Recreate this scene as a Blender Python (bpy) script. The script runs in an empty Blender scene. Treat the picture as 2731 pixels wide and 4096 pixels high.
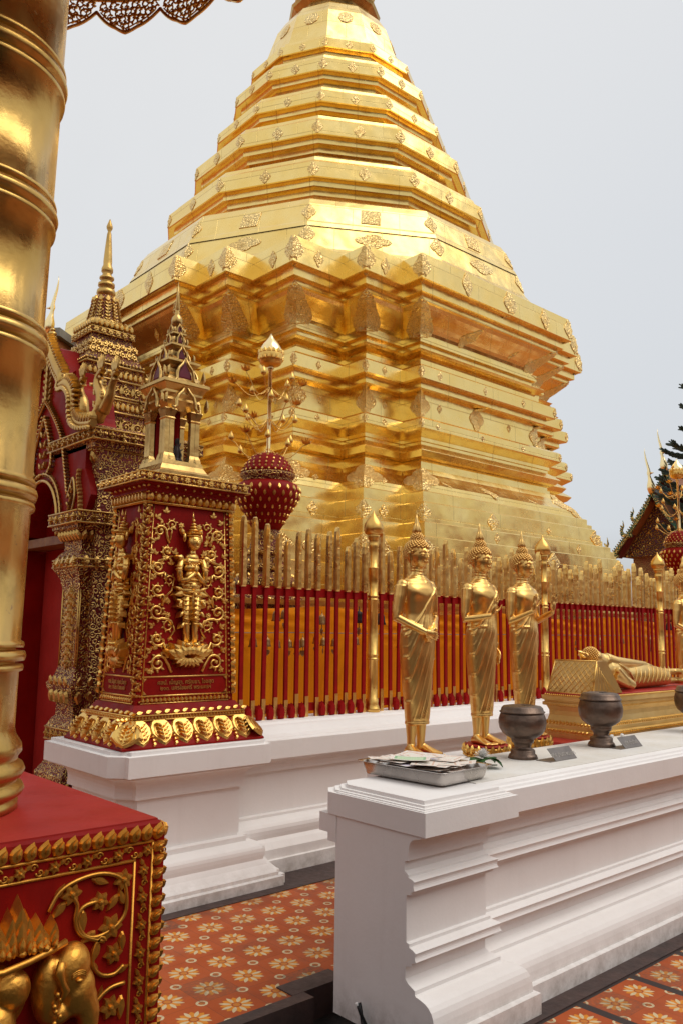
import bpy, math, random
from math import sin, cos, pi, radians, hypot, sqrt, atan2
from mathutils import Vector, Matrix, noise
R = random.Random(7)
scene = bpy.context.scene
col = scene.collection
GZ = -1.6           # ground level; the camera's eye is the origin while building, everything is lifted by 1.6 at the end
def V(*a): return Vector(a)

# ------------------------------------------------------------------ materials
def newmat(name):
    m = bpy.data.materials.new(name); m.use_nodes = True
    nt = m.node_tree
    return m, nt, nt.nodes['Principled BSDF']
class N:
    def __init__(s, nt): s.nt = nt
    def n(s, t, **kw):
        x = s.nt.nodes.new('ShaderNode' + t)
        for k, v in kw.items(): setattr(x, k, v)
        return x
    def l(s, a, b): s.nt.links.new(a, b)
    def inp(s, sock, v):
        if hasattr(v, 'is_output'): s.l(v, sock)
        else: sock.default_value = v
    def math(s, op, a, b=0.0, c=0.0, clamp=False):
        x = s.n('Math', operation=op, use_clamp=clamp)
        s.inp(x.inputs[0], a); s.inp(x.inputs[1], b); s.inp(x.inputs[2], c)
        return x.outputs[0]
    def mix(s, f, a, b):
        x = s.n('Mix', data_type='RGBA')
        s.inp(x.inputs[0], f); s.inp(x.inputs[6], a if hasattr(a, 'is_output') else (*a, 1)); s.inp(x.inputs[7], b if hasattr(b, 'is_output') else (*b, 1))
        return x.outputs[2]
    def pos(s, scale=(1, 1, 1), rot=(0, 0, 0)):
        tc = s.n('TexCoord'); mp = s.n('Mapping'); mp.inputs['Scale'].default_value = scale; mp.inputs['Rotation'].default_value = rot
        s.l(tc.outputs['Object'], mp.inputs[0]); return mp.outputs[0]
    def noise(s, v, scale, detail=4, rough=.55, dist=0):
        x = s.n('TexNoise'); s.l(v, x.inputs['Vector']); x.inputs['Scale'].default_value = scale
        x.inputs['Detail'].default_value = detail; x.inputs['Roughness'].default_value = rough; x.inputs['Distortion'].default_value = dist
        return x.outputs['Fac']
    def vor(s, v, scale, feature='F1', out='Distance', rnd=1.0):
        x = s.n('TexVoronoi', feature=feature); s.l(v, x.inputs['Vector']); x.inputs['Scale'].default_value = scale
        x.inputs['Randomness'].default_value = rnd
        return x.outputs[out]
    def ramp(s, f, a, b, lo=0., hi=1.):
        x = s.n('MapRange'); s.inp(x.inputs[0], f); x.inputs[1].default_value = a; x.inputs[2].default_value = b
        x.inputs[3].default_value = lo; x.inputs[4].default_value = hi; return x.outputs[0]
    def bump(s, h, strength, dist, normal=None):
        x = s.n('Bump'); x.inputs['Strength'].default_value = strength; x.inputs['Distance'].default_value = dist
        s.l(h, x.inputs['Height'])
        if normal is not None: s.l(normal, x.inputs['Normal'])
        return x.outputs[0]

def mat_gold(name, c1, c2, rough=(.2, .38), dent=.25, dentscale=3., grime=.25, seams=False, fine=.1, relief=0., relscale=30., worn=0., aniso=None, wcol=(.16, .05, .035), wscale=9):
    m, nt, b = newmat(name); g = N(nt); p = g.pos()
    n1 = g.noise(p, 2.2, 5); n2 = g.noise(p, 14, 5, .6)
    base = g.mix(g.ramp(n1, .3, .7), c1, c2)
    dark = tuple(x * .42 for x in c2)
    gr = g.ramp(g.noise(p, 5.5, 8, .68), .56, .8, 0, grime)
    base = g.mix(gr, base, dark)
    norm = None
    if seams:
        sx = g.n('SeparateXYZ'); g.l(p, sx.inputs[0])
        cmb = g.n('CombineXYZ'); g.l(g.math('SUBTRACT', sx.outputs[0], sx.outputs[1]), cmb.inputs[0]); g.l(sx.outputs[2], cmb.inputs[1])
        br = g.n('TexBrick'); g.l(cmb.outputs[0], br.inputs['Vector']); br.inputs['Scale'].default_value = 1
        br.inputs['Brick Width'].default_value = 1.05; br.inputs['Row Height'].default_value = .47; br.inputs['Mortar Size'].default_value = .006
        br.inputs['Mortar Smooth'].default_value = .3; br.offset = .37
        br.inputs['Color1'].default_value = (.25, .25, .25, 1); br.inputs['Color2'].default_value = (.75, .75, .75, 1)
        sf = br.outputs['Fac']
        tone = g.math('MULTIPLY', br.outputs['Color'], 1.0)
        base = g.mix(g.ramp(tone, 0, 1, 0, .45), base, tuple(x * .8 for x in c2))
        base = g.mix(g.math('MULTIPLY', sf, .5), base, dark)
        norm = g.bump(sf, .5, -.01)
        # runs of grime under the ledges
        ps = g.pos((7, 7, .55)); st = g.ramp(g.noise(ps, 2.0, 6, .7), .6, .78, 0, .5)
        base = g.mix(st, base, tuple(x * .6 for x in c2))
        norm = g.bump(tone, .14, .012, norm)
    if relief > 0:
        v = g.vor(p, relscale, 'DISTANCE_TO_EDGE'); v2 = g.vor(p, relscale * 2.1)
        h = g.math('ADD', g.ramp(v, 0, .18), g.math('MULTIPLY', v2, .5))
        base = g.mix(g.ramp(h, .1, .75, .8, 0), base, tuple(x * .33 for x in c2))  # crevice shade of the embossing mixed into the base colour
        norm = g.bump(h, relief, .6 / relscale, norm)
    if worn > 0:
        wf = g.ramp(g.noise(p, wscale, 7, .7), .63, .67, 0, worn)
        base = g.mix(wf, base, wcol); b.inputs['Metallic'].default_value = 1
        g.l(g.math('SUBTRACT', 1.0, wf), b.inputs['Metallic'])
    else: b.inputs['Metallic'].default_value = 1
    norm = g.bump(g.noise(g.pos(aniso) if aniso else p, dentscale, 2, .45), dent, .35 / dentscale, norm)
    norm = g.bump(n2, fine, .01, norm)
    g.l(g.ramp(g.noise(p, 6, 5), .3, .75, *rough), b.inputs['Roughness'])
    g.l(base, b.inputs['Base Color']); g.l(norm, b.inputs['Normal'])
    return m

def mat_paint(name, c1, c2, rough=.5, scale=4, bump=.15, streak=.0, streakc=(.02, .01, .01), metal=0, bscale=40, spots=0, spec=.3):
    m, nt, b = newmat(name); g = N(nt); p = g.pos()
    base = g.mix(g.ramp(g.noise(p, scale, 7, .62), .3, .72), c1, c2)
    if streak > 0:
        ps = g.pos((5, 5, .7)); st = g.ramp(g.noise(ps, 2.4, 8, .7), .52, .78, 0, streak); base = g.mix(st, base, streakc)
    if name == 'white_limewash':
        sz = g.n('SeparateXYZ'); g.l(p, sz.inputs[0]); low_ = g.math('MULTIPLY', g.ramp(sz.outputs[2], .0, .16, 1, 0), g.ramp(g.noise(p, 12, 7, .7), .35, .65)); base = g.mix(g.math('MULTIPLY', low_, .75), base, (.34, .29, .25))
        chips = g.ramp(g.noise(p, 17, 8, .75), .69, .71, 0, .45); base = g.mix(chips, base, (.45, .40, .36))
    if spots > 0:
        base = g.mix(g.ramp(g.noise(p, 28, 6, .7), .66, .72, 0, spots), base, streakc)
    g.l(base, b.inputs['Base Color']); b.inputs['Metallic'].default_value = metal; b.inputs['Specular IOR Level'].default_value = spec
    g.l(g.ramp(g.noise(p, scale * 2.3, 5), .3, .75, rough * .8, min(1, rough * 1.25)), b.inputs['Roughness'])
    nn = g.bump(g.noise(p, bscale, 5), bump, .3 / bscale)
    g.l(g.bump(g.noise(p, bscale / 9., 3), bump, 1. / bscale, nn), b.inputs['Normal'])
    return m

def mat_redgold(name, scale=34, amount=.5, red=(.22, .009, .007), gold=(.86, .55, .17)):
    """red lacquer under dense gilded stucco scrollwork"""
    m, nt, b = newmat(name); g = N(nt); p = g.pos()
    wn = g.n('TexNoise'); g.l(p, wn.inputs['Vector']); wn.inputs['Scale'].default_value = scale * .35
    mx = g.n('Mix', data_type='VECTOR'); mx.inputs[0].default_value = .045; g.l(p, mx.inputs[4]); g.l(wn.outputs['Color'], mx.inputs[5])
    q = mx.outputs[1]
    v1 = g.vor(q, scale, 'F1'); v2 = g.vor(q, scale * 1.9, 'F1')
    rings = g.math('SINE', g.math('MULTIPLY', v1, 17.))
    h = g.math('ADD', rings, g.math('MULTIPLY', g.math('SUBTRACT', .5, v2), 1.4))
    mask = g.ramp(h, .55 - amount, .75 - amount)
    wear = g.ramp(g.noise(p, 16, 7, .7), .58, .68, 0, .6)
    mask2 = g.math('MULTIPLY', mask, g.math('SUBTRACT', 1., wear))
    gd = g.mix(g.ramp(g.noise(p, 20, 4), .3, .7), gold, tuple(x * .72 for x in gold))
    rd = g.mix(g.ramp(g.noise(p, 7, 5), .3, .7), red, tuple(x * .45 for x in red))
    g.l(g.mix(mask2, rd, gd), b.inputs['Base Color']); g.l(mask2, b.inputs['Metallic'])
    g.l(g.ramp(mask2, 0, 1, .55, .3), b.inputs['Roughness'])
    g.l(g.bump(g.math('MAXIMUM', h, -.6), .7, .35 / scale), b.inputs['Normal'])
    return m

def mat_tiles(name, size=.213, ox=2.24, oy=3.11, strips=False):
    m, nt, b = newmat(name); g = N(nt)
    geo = g.n('NewGeometry'); sx = g.n('SeparateXYZ'); g.l(geo.outputs['Position'], sx.inputs[0])
    X, Y = sx.outputs[0], sx.outputs[1]
    if strips:   # a dark joint after every second tile
        per = size * 2 + .05
        def fold(c, o):
            k = g.math('FLOORED_MODULO', g.math('SUBTRACT', c, o), per)
            return k
        kx, ky = fold(X, ox), fold(Y, oy)
        joint = g.math('MAXIMUM', g.math('GREATER_THAN', kx, size * 2), g.math('GREATER_THAN', ky, size * 2))
        u = g.math('DIVIDE', kx, size); v = g.math('DIVIDE', ky, size)
    else:
        u = g.math('DIVIDE', g.math('SUBTRACT', X, ox - size / 2), size); v = g.math('DIVIDE', g.math('SUBTRACT', Y, oy - size / 2), size)
        joint = None
    def flower(u, v, R0, npet, second):
        cu = g.math('SUBTRACT', g.math('FRACT', u), .5); cv = g.math('SUBTRACT', g.math('FRACT', v), .5)
        r = g.math('SQRT', g.math('ADD', g.math('MULTIPLY', cu, cu), g.math('MULTIPLY', cv, cv)))
        th = g.math('ARCTAN2', cv, cu)
        def pet(ph, rin, rout, wid):
            a = g.math('MULTIPLY', g.math('ADD', th, ph), npet / (2 * pi))
            d = g.math('ABSOLUTE', g.math('SUBTRACT', g.math('FRACT', g.math('ADD', a, 100.)), .5))   # 0 on the petal's axis
            t = g.math('DIVIDE', g.math('SUBTRACT', r, rin), rout - rin)
            w = g.math('MULTIPLY', g.math('MULTIPLY', t, g.math('SUBTRACT', 1.02, t)), wid)
            inside = g.math('GREATER_THAN', w, g.math('MULTIPLY', d, g.math('MULTIPLY', r, 2 * pi / npet)))
            rng = g.math('MULTIPLY', g.math('GREATER_THAN', t, 0.), g.math('LESS_THAN', t, 1.))
            return g.math('MULTIPLY', inside, rng)
        return r, pet
    r, pet = flower(u, v, .4, 8, True)
    orange = pet(0, .07, .335, .28); white = pet(pi / 8, .10, .36, .17)
    heart = g.math('LESS_THAN', r, .085)
    hring = g.math('MULTIPLY', g.math('GREATER_THAN', r, .075), g.math('LESS_THAN', r, .105))
    u2 = g.math('ADD', u, .5); v2 = g.math('ADD', v, .5)
    r2, pet2 = flower(u2, v2, .2, 8, False)
    ring = g.math('MULTIPLY', g.math('GREATER_THAN', r2, .07), g.math('LESS_THAN', r2, .125))
    ringo = g.math('LESS_THAN', r2, .045)
    nz = g.noise(geo.outputs['Position'], 3.1, 6, .6); nf = g.noise(geo.outputs['Position'], 60, 4)
    base = g.mix(g.ramp(nz, .3, .7), (.52, .105, .018), (.43, .08, .015))
    fu = g.n('TexWhiteNoise', noise_dimensions='2D'); cb = g.n('CombineXYZ')
    g.l(g.math('FLOOR', u), cb.inputs[0]); g.l(g.math('FLOOR', v), cb.inputs[1]); g.l(cb.outputs[0], fu.inputs['Vector'])
    base = g.mix(g.math('MULTIPLY', fu.outputs['Value'], .35), base, (.24, .05, .02))
    pale = (.62, .50, .30)
    c = g.mix(orange, base, (.66, .24, .022)); c = g.mix(white, c, pale)
    c = g.mix(heart, c, (.55, .19, .03)); c = g.mix(hring, c, (.34, .07, .02))
    c = g.mix(ring, c, pale); c = g.mix(ringo, c, (.5, .17, .03))
    e = .012
    fx, fy = g.math('FRACT', u), g.math('FRACT', v)
    edge = g.math('MAXIMUM', g.math('LESS_THAN', fx, e), g.math('LESS_THAN', fy, e))
    c = g.mix(g.math('MULTIPLY', edge, .6), c, (.10, .035, .02))
    dirt = g.ramp(g.noise(geo.outputs['Position'], 2.3, 9, .72), .52, .72, 0, .75)
    dirt2 = g.math('MULTIPLY', g.ramp(g.math('ABSOLUTE', g.math('SUBTRACT', fu.outputs['Value'], .11)), .03, .07, 1, 0), g.ramp(nf, .35, .6, .25, .9))
    c = g.mix(dirt, c, (.16, .06, .035)); c = g.mix(g.math('MULTIPLY', dirt2, .7), c, (.07, .06, .045))
    if joint is not None:
        c = g.mix(joint, c, (.045, .033, .03))
    g.l(c, b.inputs['Base Color'])
    g.l(g.ramp(nz, .3, .7, .4, .6), b.inputs['Roughness']); b.inputs['Specular IOR Level'].default_value = .22
    g.l(g.bump(nf, .15, .004), b.inputs['Normal'])
    return m

G_A, G_B = (1.0, .69, .24), (.93, .53, .11)
M = {}
M['sheet'] = mat_gold('chedi_gold_sheet', (1.0, .77, .32), (.97, .67, .20), (.18, .32), .13, 2.0, .18, True, .05)
M['emboss'] = mat_gold('embossed_gold', (1.0, .76, .34), (.93, .62, .21), (.26, .4), .1, 4, .2, False, .15, .55, 26)
M['statue'] = mat_gold('statue_gold', (.95, .63, .22), (.80, .47, .13), (.27, .42), .04, 14, .4, False, .07)
M['statue_hair'] = mat_gold('statue_hair_gold', (.80, .48, .15), (.60, .33, .09), (.3, .45), .1, 20, .7, False, .2)
M['pole'] = mat_gold('pole_gold', (.72, .47, .15), (.50, .29, .07), (.22, .40), .35, 7, .65, False, .22, worn=.6, aniso=(1, 1, .3))
M['gold'] = mat_gold('gilded_stucco', (.90, .58, .17), (.70, .40, .10), (.26, .42), .1, 9, .5, False, .35)
M['goldtip'] = mat_gold('picket_gold', (.96, .66, .24), (.80, .50, .14), (.24, .38), .12, 14, .35, False, .25, worn=.10)
M['goldpaint'] = mat_gold('gold_paint', (.78, .40, .075), (.60, .27, .04), (.38, .55), .05, 9, .5, False, .3)
M['elephant'] = mat_gold('flaking_gold_paint', (.80, .42, .085), (.60, .28, .045), (.36, .52), .25, 22, .5, False, .5, worn=1., wcol=(.66, .56, .52), wscale=5)
M['green_gold'] = mat_gold('shrine_gold', (.72, .47, .16), (.42, .26, .09), (.24, .42), .2, 9, 1., False, .3)
M['gold_old'] = mat_gold('aged_gilded_stucco', (.70, .45, .14), (.48, .28, .08), (.3, .46), .1, 9, .8, False, .4)
M['pale_gold'] = mat_gold('bud_gold', (1.0, .82, .48), (.97, .72, .33), (.15, .25), .08, 6, .05, False, .03)
M['recline'] = mat_gold('recline_gold', (.86, .62, .26), (.66, .42, .13), (.38, .55), .1, 12, .5, False, .2)
M['red'] = mat_paint('red_lacquer', (.30, .009, .005), (.20, .005, .004), .5, 5, .12, .35, (.07, .005, .005), spec=.10)
M['redrail'] = mat_paint('red_picket_paint', (.33, .006, .005), (.23, .004, .004), .6, 9, .2, .3, (.07, .01, .01), spec=.10)
M['redtop'] = mat_paint('red_table_paint', (.42, .030, .024), (.32, .020, .016), .42, 3.5, .12, 0, (.16, .04, .04), spots=.35, spec=.22)
M['redgold'] = mat_redgold('red_gold_scrollwork', 26, .5)
M['redgold_fine'] = mat_redgold('red_gold_fine_pattern', 60, .25, (.13, .008, .008), (.55, .3, .08))
M['white'] = mat_paint('white_limewash', (.87, .84, .82), (.81, .775, .75), .8, 1.6, .12, .12, (.5, .43, .39), bscale=70)
M['whitetop'] = mat_paint('weathered_white_top', (.80, .78, .75), (.68, .64, .57), .7, 4, .3, 0, (.3, .27, .2), bscale=45, spots=.45)
M['tiles'] = mat_tiles('flower_floor_tiles')
M['tiles_r'] = mat_tiles('flower_walk_tiles', .2, 3.40, 1.755, True)
M['kerb'] = mat_paint('dark_terrazzo', (.085, .052, .045), (.045, .032, .03), .55, 9, .3, 0, (.2, .16, .14), spots=.3)
M['lower'] = mat_paint('dark_wet_concrete', (.03, .025, .022), (.015, .013, .012), .5, 6, .4)
M['stone'] = mat_paint('court_paving', (.46, .17, .035), (.36, .12, .025), .6, 2, .2)
M['bronze'] = mat_paint('aged_bronze', (.20, .135, .10), (.10, .072, .058), .4, 14, .35, .35, (.16, .14, .11), .75)
M['bell'] = mat_gold('bell_brass', (.55, .34, .14), (.34, .2, .08), (.3, .45), .1, 9, .5)
M['darkbell'] = mat_paint('dark_bell', (.06, .045, .04), (.035, .03, .03), .4, 12, .2, metal=.7)
M['steel'] = mat_paint('tray_steel', (.66, .62, .58), (.5, .46, .43), .26, 6, .06, metal=1)
M['plate'] = mat_paint('sign_steel', (.24, .21, .19), (.17, .15, .14), .4, 12, .08, metal=.6)
M['engrave'] = mat_paint('sign_letters', (.5, .46, .42), (.42, .38, .35), .5)
M['leaf'] = mat_paint('leaf_green', (.035, .11, .02), (.02, .065, .015), .5, 20)
M['petal'] = mat_paint('white_petals', (.8, .79, .77), (.72, .72, .68), .6)
M['pine'] = mat_paint('pine_green', (.15, .21, .18), (.08, .125, .105), .9, 3)
M['bark'] = mat_paint('pine_bark', (.09, .07, .055), (.05, .04, .03), .8)
M['wire'] = mat_paint('grey_wire', (.3, .28, .26), (.22, .2, .18), .5)
M['cable'] = mat_paint('black_cable', (.02, .02, .02), (.012, .012, .012), .4)
M['rooftile'] = mat_paint('orange_roof_tiles', (.36, .13, .045), (.24, .08, .03), .5, 6)
M['barge'] = mat_redgold('green_gold_bargeboard', 5, .62, (.02, .12, .05), (.95, .70, .24))
M['gable_carving'] = mat_redgold('gable_carving', 5, .5, (.10, .012, .012), (.62, .38, .10))
M['barge_w'] = mat_redgold('green_white_bargeboard', 9, .55, (.03, .18, .09), (.75, .68, .42))
M['maroon'] = mat_paint('maroon_eave', (.16, .02, .022), (.10, .014, .016), .5)
M['greytile'] = mat_paint('grey_ridge', (.36, .36, .33), (.25, .25, .23), .6)
M['purple'] = mat_paint('purple_glass_red', (.17, .02, .035), (.1, .01, .02), .25)
M['white_old'] = mat_paint('flaked_white', (.62, .52, .48), (.5, .4, .34), .6, 30)

def cloth_mat():
    m, nt, b = newmat('saffron_cloth'); g = N(nt); p = g.pos()
    n1 = g.noise(g.pos((1, 1, .4)), 3, 5)
    c = g.mix(g.ramp(n1, .3, .7), (.98, .37, .008), (.88, .26, .005))
    w = g.vor(p, 95, 'F1', rnd=.1); c = g.mix(g.ramp(w, .25, .5, 0, .3), c, (.42, .10, .003))
    g.l(c, b.inputs['Base Color']); b.inputs['Roughness'].default_value = .5
    b.inputs['Specular IOR Level'].default_value = .08
    g.l(g.bump(w, .2, .003), b.inputs['Normal']); return m
M['cloth'] = cloth_mat()
def note_mat(name, c1, c2):
    m, nt, b = newmat(name); g = N(nt)
    tc = g.n('TexCoord'); p = tc.outputs['Object']
    sx = g.n('SeparateXYZ'); g.l(p, sx.inputs[0])
    ax = g.math('ABSOLUTE', sx.outputs[0]); ay = g.math('ABSOLUTE', sx.outputs[1])
    inner = g.math('MULTIPLY', g.math('LESS_THAN', ax, .072), g.math('LESS_THAN', ay, .042))
    core = g.math('MULTIPLY', g.math('LESS_THAN', ax, .06), g.math('LESS_THAN', ay, .033))
    ln = g.math('GREATER_THAN', g.math('SINE', g.math('MULTIPLY', sx.outputs[1], 900.)), .35)
    nz = g.ramp(g.noise(p, 160, 3), .48, .55)
    lines = g.math('MULTIPLY', g.math('MULTIPLY', ln, nz), g.math('MULTIPLY', g.math('LESS_THAN', ax, .045), g.math('LESS_THAN', ay, .024)))
    orn = g.ramp(g.noise(p, 110, 5, .7), .52, .6)
    c = g.mix(g.math('MULTIPLY', orn, .6), (.84, .80, .74), (.72, .36, .24))
    c = g.mix(inner, c, c1); c = g.mix(g.math('SUBTRACT', inner, core), c, c2); c = g.mix(g.math('MULTIPLY', lines, .35), c, (.2, .24, .18))
    g.l(c, b.inputs['Base Color']); b.inputs['Roughness'].default_value = .55; return m
NOTES = [note_mat('pale_green_note', (.55, .72, .48), (.3, .5, .3)), note_mat('lilac_note', (.76, .72, .82), (.6, .52, .7)), note_mat('cream_note', (.84, .80, .72), (.7, .5, .4))]

# ------------------------------------------------------------------ mesh builder
def basis(o, u, v, n):
    o, u, v, n = Vector(o), Vector(u).normalized(), Vector(v).normalized(), Vector(n).normalized()
    return lambda x, y, z=0.: o + u * x + v * y + n * z
class MB:
    def __init__(s): s.v = []; s.f = []; s.s = []; s.T = None
    def P(s, p):
        p = Vector(p); s.v.append(s.T(p) if s.T else p); return len(s.v) - 1
    def F(s, idx, smooth=False): s.f.append(tuple(idx)); s.s.append(smooth)
    def poly(s, pts, smooth=False): s.F([s.P(p) for p in pts], smooth)
    def hexa(s, q, smooth=False):
        i = [s.P(p) for p in q]
        for f in ((3, 2, 1, 0), (4, 5, 6, 7), (0, 1, 5, 4), (1, 2, 6, 5), (2, 3, 7, 6), (3, 0, 4, 7)): s.F([i[k] for k in f], smooth)
    def box(s, x0, x1, y0, y1, z0, z1, B=None):
        q = [(x0, y0, z0), (x1, y0, z0), (x1, y1, z0), (x0, y1, z0), (x0, y0, z1), (x1, y0, z1), (x1, y1, z1), (x0, y1, z1)]
        s.hexa([B(*p) for p in q] if B else q)
    def loft(s, rings, caps=(True, True), smooth=True, closed=True):
        ids = [[s.P(p) for p in r] for r in rings]; n = len(ids[0])
        for a, b in zip(ids, ids[1:]):
            for k in range(n if closed else n - 1):
                s.F((a[k], a[(k + 1) % n], b[(k + 1) % n], b[k]), smooth)
        if caps[0]: s.F(list(reversed(ids[0])))
        if caps[1]: s.F(ids[-1])
    def tube(s, path, r, n=8, flat=1., caps=True, smooth=True, up=None):
        path = [Vector(p) for p in path]; m = len(path)
        rr = r if isinstance(r, (list, tuple)) else [r] * m
        rings = []; ref = None
        for i, p in enumerate(path):
            t = (path[min(i + 1, m - 1)] - path[max(i - 1, 0)])
            if t.length < 1e-9: t = V(0, 0, 1)
            t.normalize()
            if ref is None:
                ref = Vector(up) if up is not None else (V(0, 0, 1) if abs(t.z) < .9 else V(1, 0, 0))
            a = (ref - t * ref.dot(t))
            if a.length < 1e-6: a = t.orthogonal()
            a.normalize(); b = t.cross(a)
            if up is None: ref = a
            rings.append([p + (a * cos(k * 2 * pi / n) * flat + b * sin(k * 2 * pi / n)) * rr[i] for k in range(n)])
        s.loft(rings, (caps, caps), smooth)
    def lathe(s, prof, cx=0, cy=0, n=24, smooth=True, caps=(True, True), ph=0.):
        s.loft([[(cx + r * cos(ph + k * 2 * pi / n), cy + r * sin(ph + k * 2 * pi / n), z) for k in range(n)] for r, z in prof], caps, smooth)
    def ell(s, c, r, nu=12, nv=8, rot=None):
        c = Vector(c); rings = []
        for j in range(nv + 1):
            a = -pi / 2 + pi * j / nv; a = max(-pi / 2 + .05, min(pi / 2 - .05, a)); rg = []
            for k in range(nu):
                p = V(r[0] * cos(a) * cos(2 * pi * k / nu), r[1] * cos(a) * sin(2 * pi * k / nu), r[2] * sin(a))
                if rot is not None: p = rot @ p
                rg.append(c + p)
            rings.append(rg)
        s.loft(rings)
    def rects(s, prof, cx, cy, chamfer=0.):
        """stack of rectangles, prof = [(hx, hy, z)]"""
        rings = []
        for hx, hy, z in prof:
            if chamfer:
                c = chamfer; pts = [(-hx + c, -hy), (hx - c, -hy), (hx, -hy + c), (hx, hy - c), (hx - c, hy), (-hx + c, hy), (-hx, hy - c), (-hx, -hy + c)]
            else: pts = [(-hx, -hy), (hx, -hy), (hx, hy), (-hx, hy)]
            rings.append([(cx + x, cy + y, z) for x, y in pts])
        s.loft(rings, smooth=False)
    # ---- carved relief, on a frame B(x, y, lift)
    def relief(s, B, pts, h, base=-.002, inner=.7, top=1.1):
        n = len(pts); cx = sum(p[0] for p in pts) / n; cy = sum(p[1] for p in pts) / n
        a = [s.P(B(x, y, base)) for x, y in pts]
        b = [s.P(B(cx + (x - cx) * inner, cy + (y - cy) * inner, h)) for x, y in pts]
        c = s.P(B(cx, cy, h * top))
        for k in range(n):
            k2 = (k + 1) % n
            s.F((a[k], a[k2], b[k2], b[k])); s.F((b[k], b[k2], c))
    def leaf(s, B, x, y, ang, L, w, h=.006, round_=.55):
        """pointed leaf from (x, y), towards ang, length L"""
        ts = [0, .18, .4, .62, .82, 1.]; ws = [.25, .8, 1., .8, .42, .02]
        ca, sa = cos(ang), sin(ang); pts = []
        for t, q in zip(ts, ws): pts.append((t * L, q * w / 2))
        for t, q in list(zip(ts, ws))[-2::-1]: pts.append((t * L, -q * w / 2))
        s.relief(B, [(x + u * ca - v * sa, y + u * sa + v * ca) for u, v in pts], h)
    def disc(s, B, x, y, r, h=.005, n=8):
        s.relief(B, [(x + r * cos(2 * pi * k / n), y + r * sin(2 * pi * k / n)) for k in range(n)], h)
    def flower(s, B, x, y, r, h=.006, n=6, ph=.3):
        for k in range(n):
            s.leaf(B, x, y, ph + 2 * pi * k / n, r, r * .75, h)
        s.disc(B, x, y, r * .28, h * 1.7)
    def line(s, B, pts, r, lift=0., n=6):
        path = [B(x, y, lift) for x, y in pts]; s.tube(path, r, n)
    def scroll(s, B, cx, cy, R0, a0, turns, sg, r=.006, leaves=True, lead=None):
        pts = list(lead) if lead else []
        m = int(14 * turns) + 2
        sp = []
        for k in range(m + 1):
            t = k / m; a = a0 + sg * 2 * pi * turns * t; q = R0 * (1 - t * .82)
            sp.append((cx + q * cos(a), cy + q * sin(a)))
        pts += sp
        path = [B(x, y, r * .35) for x, y in pts]
        s.tube(path, [r * (1.0 - .35 * k / len(pts)) for k in range(len(pts))], 6)
        s.disc(B, *sp[-1], r * 1.5, r * 1.6)
        if leaves:
            for k in range(1, m // 2 + 2, 2):
                x, y = sp[k]; a = a0 + sg * 2 * pi * turns * k / m
                s.leaf(B, x, y, a + sg * .6, R0 * .62, R0 * .34, r * 1.1)
    def row(s, B, L, y, w, h, d, up=True, gap=.06, beads=False, off=0.):
        n = max(1, int(round(L / w))); w = L / n
        for k in range(n):
            x = (k + .5) * w; q = w * (1 - gap)
            ws = [(.30, 0), (.5, .22), (.5, .5), (.32, .78), (0, 1.)] 
            pts = [(x + a * q, y + (b * h if up else h - b * h)) for a, b in ws] + [(x - a * q, y + (b * h if up else h - b * h)) for a, b in ws[-2::-1]]
            if not up: pts.reverse()
            s.relief(B, pts, d, inner=.62)
            if beads: s.disc(B, k * w, y + (h * .85 if up else h * .15), w * .13, d, 6)
    def beads(s, B, x0, y0, x1, y1, step, r, h=None):
        L = hypot(x1 - x0, y1 - y0); n = max(1, int(L / step))
        for k in range(n + 1):
            t = k / n; s.disc(B, x0 + (x1 - x0) * t, y0 + (y1 - y0) * t, r, h or r, 6)
    def mesh(s, name, mat, origin=(0, 0, 0)):
        me = bpy.data.meshes.new(name); o = Vector(origin)
        me.from_pydata([p - o for p in s.v], [], s.f)
        me.polygons.foreach_set('use_smooth', s.s); me.materials.append(mat); me.validate(); me.update()
        return me
    def build(s, name, mat, parent=None, origin=None, level=0, recalc=True):
        if origin is None:
            if parent is not None: origin = root_loc(parent)
            else:
                xs = [p.x for p in s.v]; ys = [p.y for p in s.v]; zs = [p.z for p in s.v]
                origin = ((min(xs) + max(xs)) / 2, (min(ys) + max(ys)) / 2, min(zs))
        me = s.mesh(name, mat, origin)
        if recalc:
            import bmesh
            bm = bmesh.new(); bm.from_mesh(me); bmesh.ops.recalc_face_normals(bm, faces=bm.faces); bm.to_mesh(me); bm.free()
        o = bpy.data.objects.new(name, me); col.objects.link(o)
        if parent is None: o.location = origin
        else: o.parent = parent
        return o
def root_loc(o):
    while o.parent is not None: o = o.parent
    return o.location.copy()
def tag(o, label=None, cat=None, group=None, kind=None):
    if label: o['label'] = label
    if cat: o['category'] = cat
    if group: o['group'] = group
    if kind: o['kind'] = kind
    return o
def empty(name, loc, label=None, cat=None, group=None):
    o = bpy.data.objects.new(name, None); col.objects.link(o); o.location = loc; o.empty_display_size = .1
    return tag(o, label, cat, group)
def copy_tree(o, parent=None):
    c = o.copy(); col.objects.link(c)
    if parent is not None: c.parent = parent
    for ch in [x for x in bpy.data.objects if x.parent == o]: copy_tree(ch, c)
    return c
def remesh(o, voxel, smooth=True, it=0):
    m = o.modifiers.new('r', 'REMESH'); m.mode = 'VOXEL'; m.voxel_size = voxel; m.use_smooth_shade = True
    if it:
        q = o.modifiers.new('s', 'SMOOTH'); q.iterations = it; q.factor = .5
    dg = bpy.context.evaluated_depsgraph_get(); dg.update()
    me = bpy.data.meshes.new_from_object(o.evaluated_get(dg)); mats = list(o.data.materials)
    o.modifiers.clear(); me.materials.clear()
    for k in mats: me.materials.append(k)
    me.name = o.name; o.data = me
    me.polygons.foreach_set('use_smooth', [True] * len(me.polygons))
    return o
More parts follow.
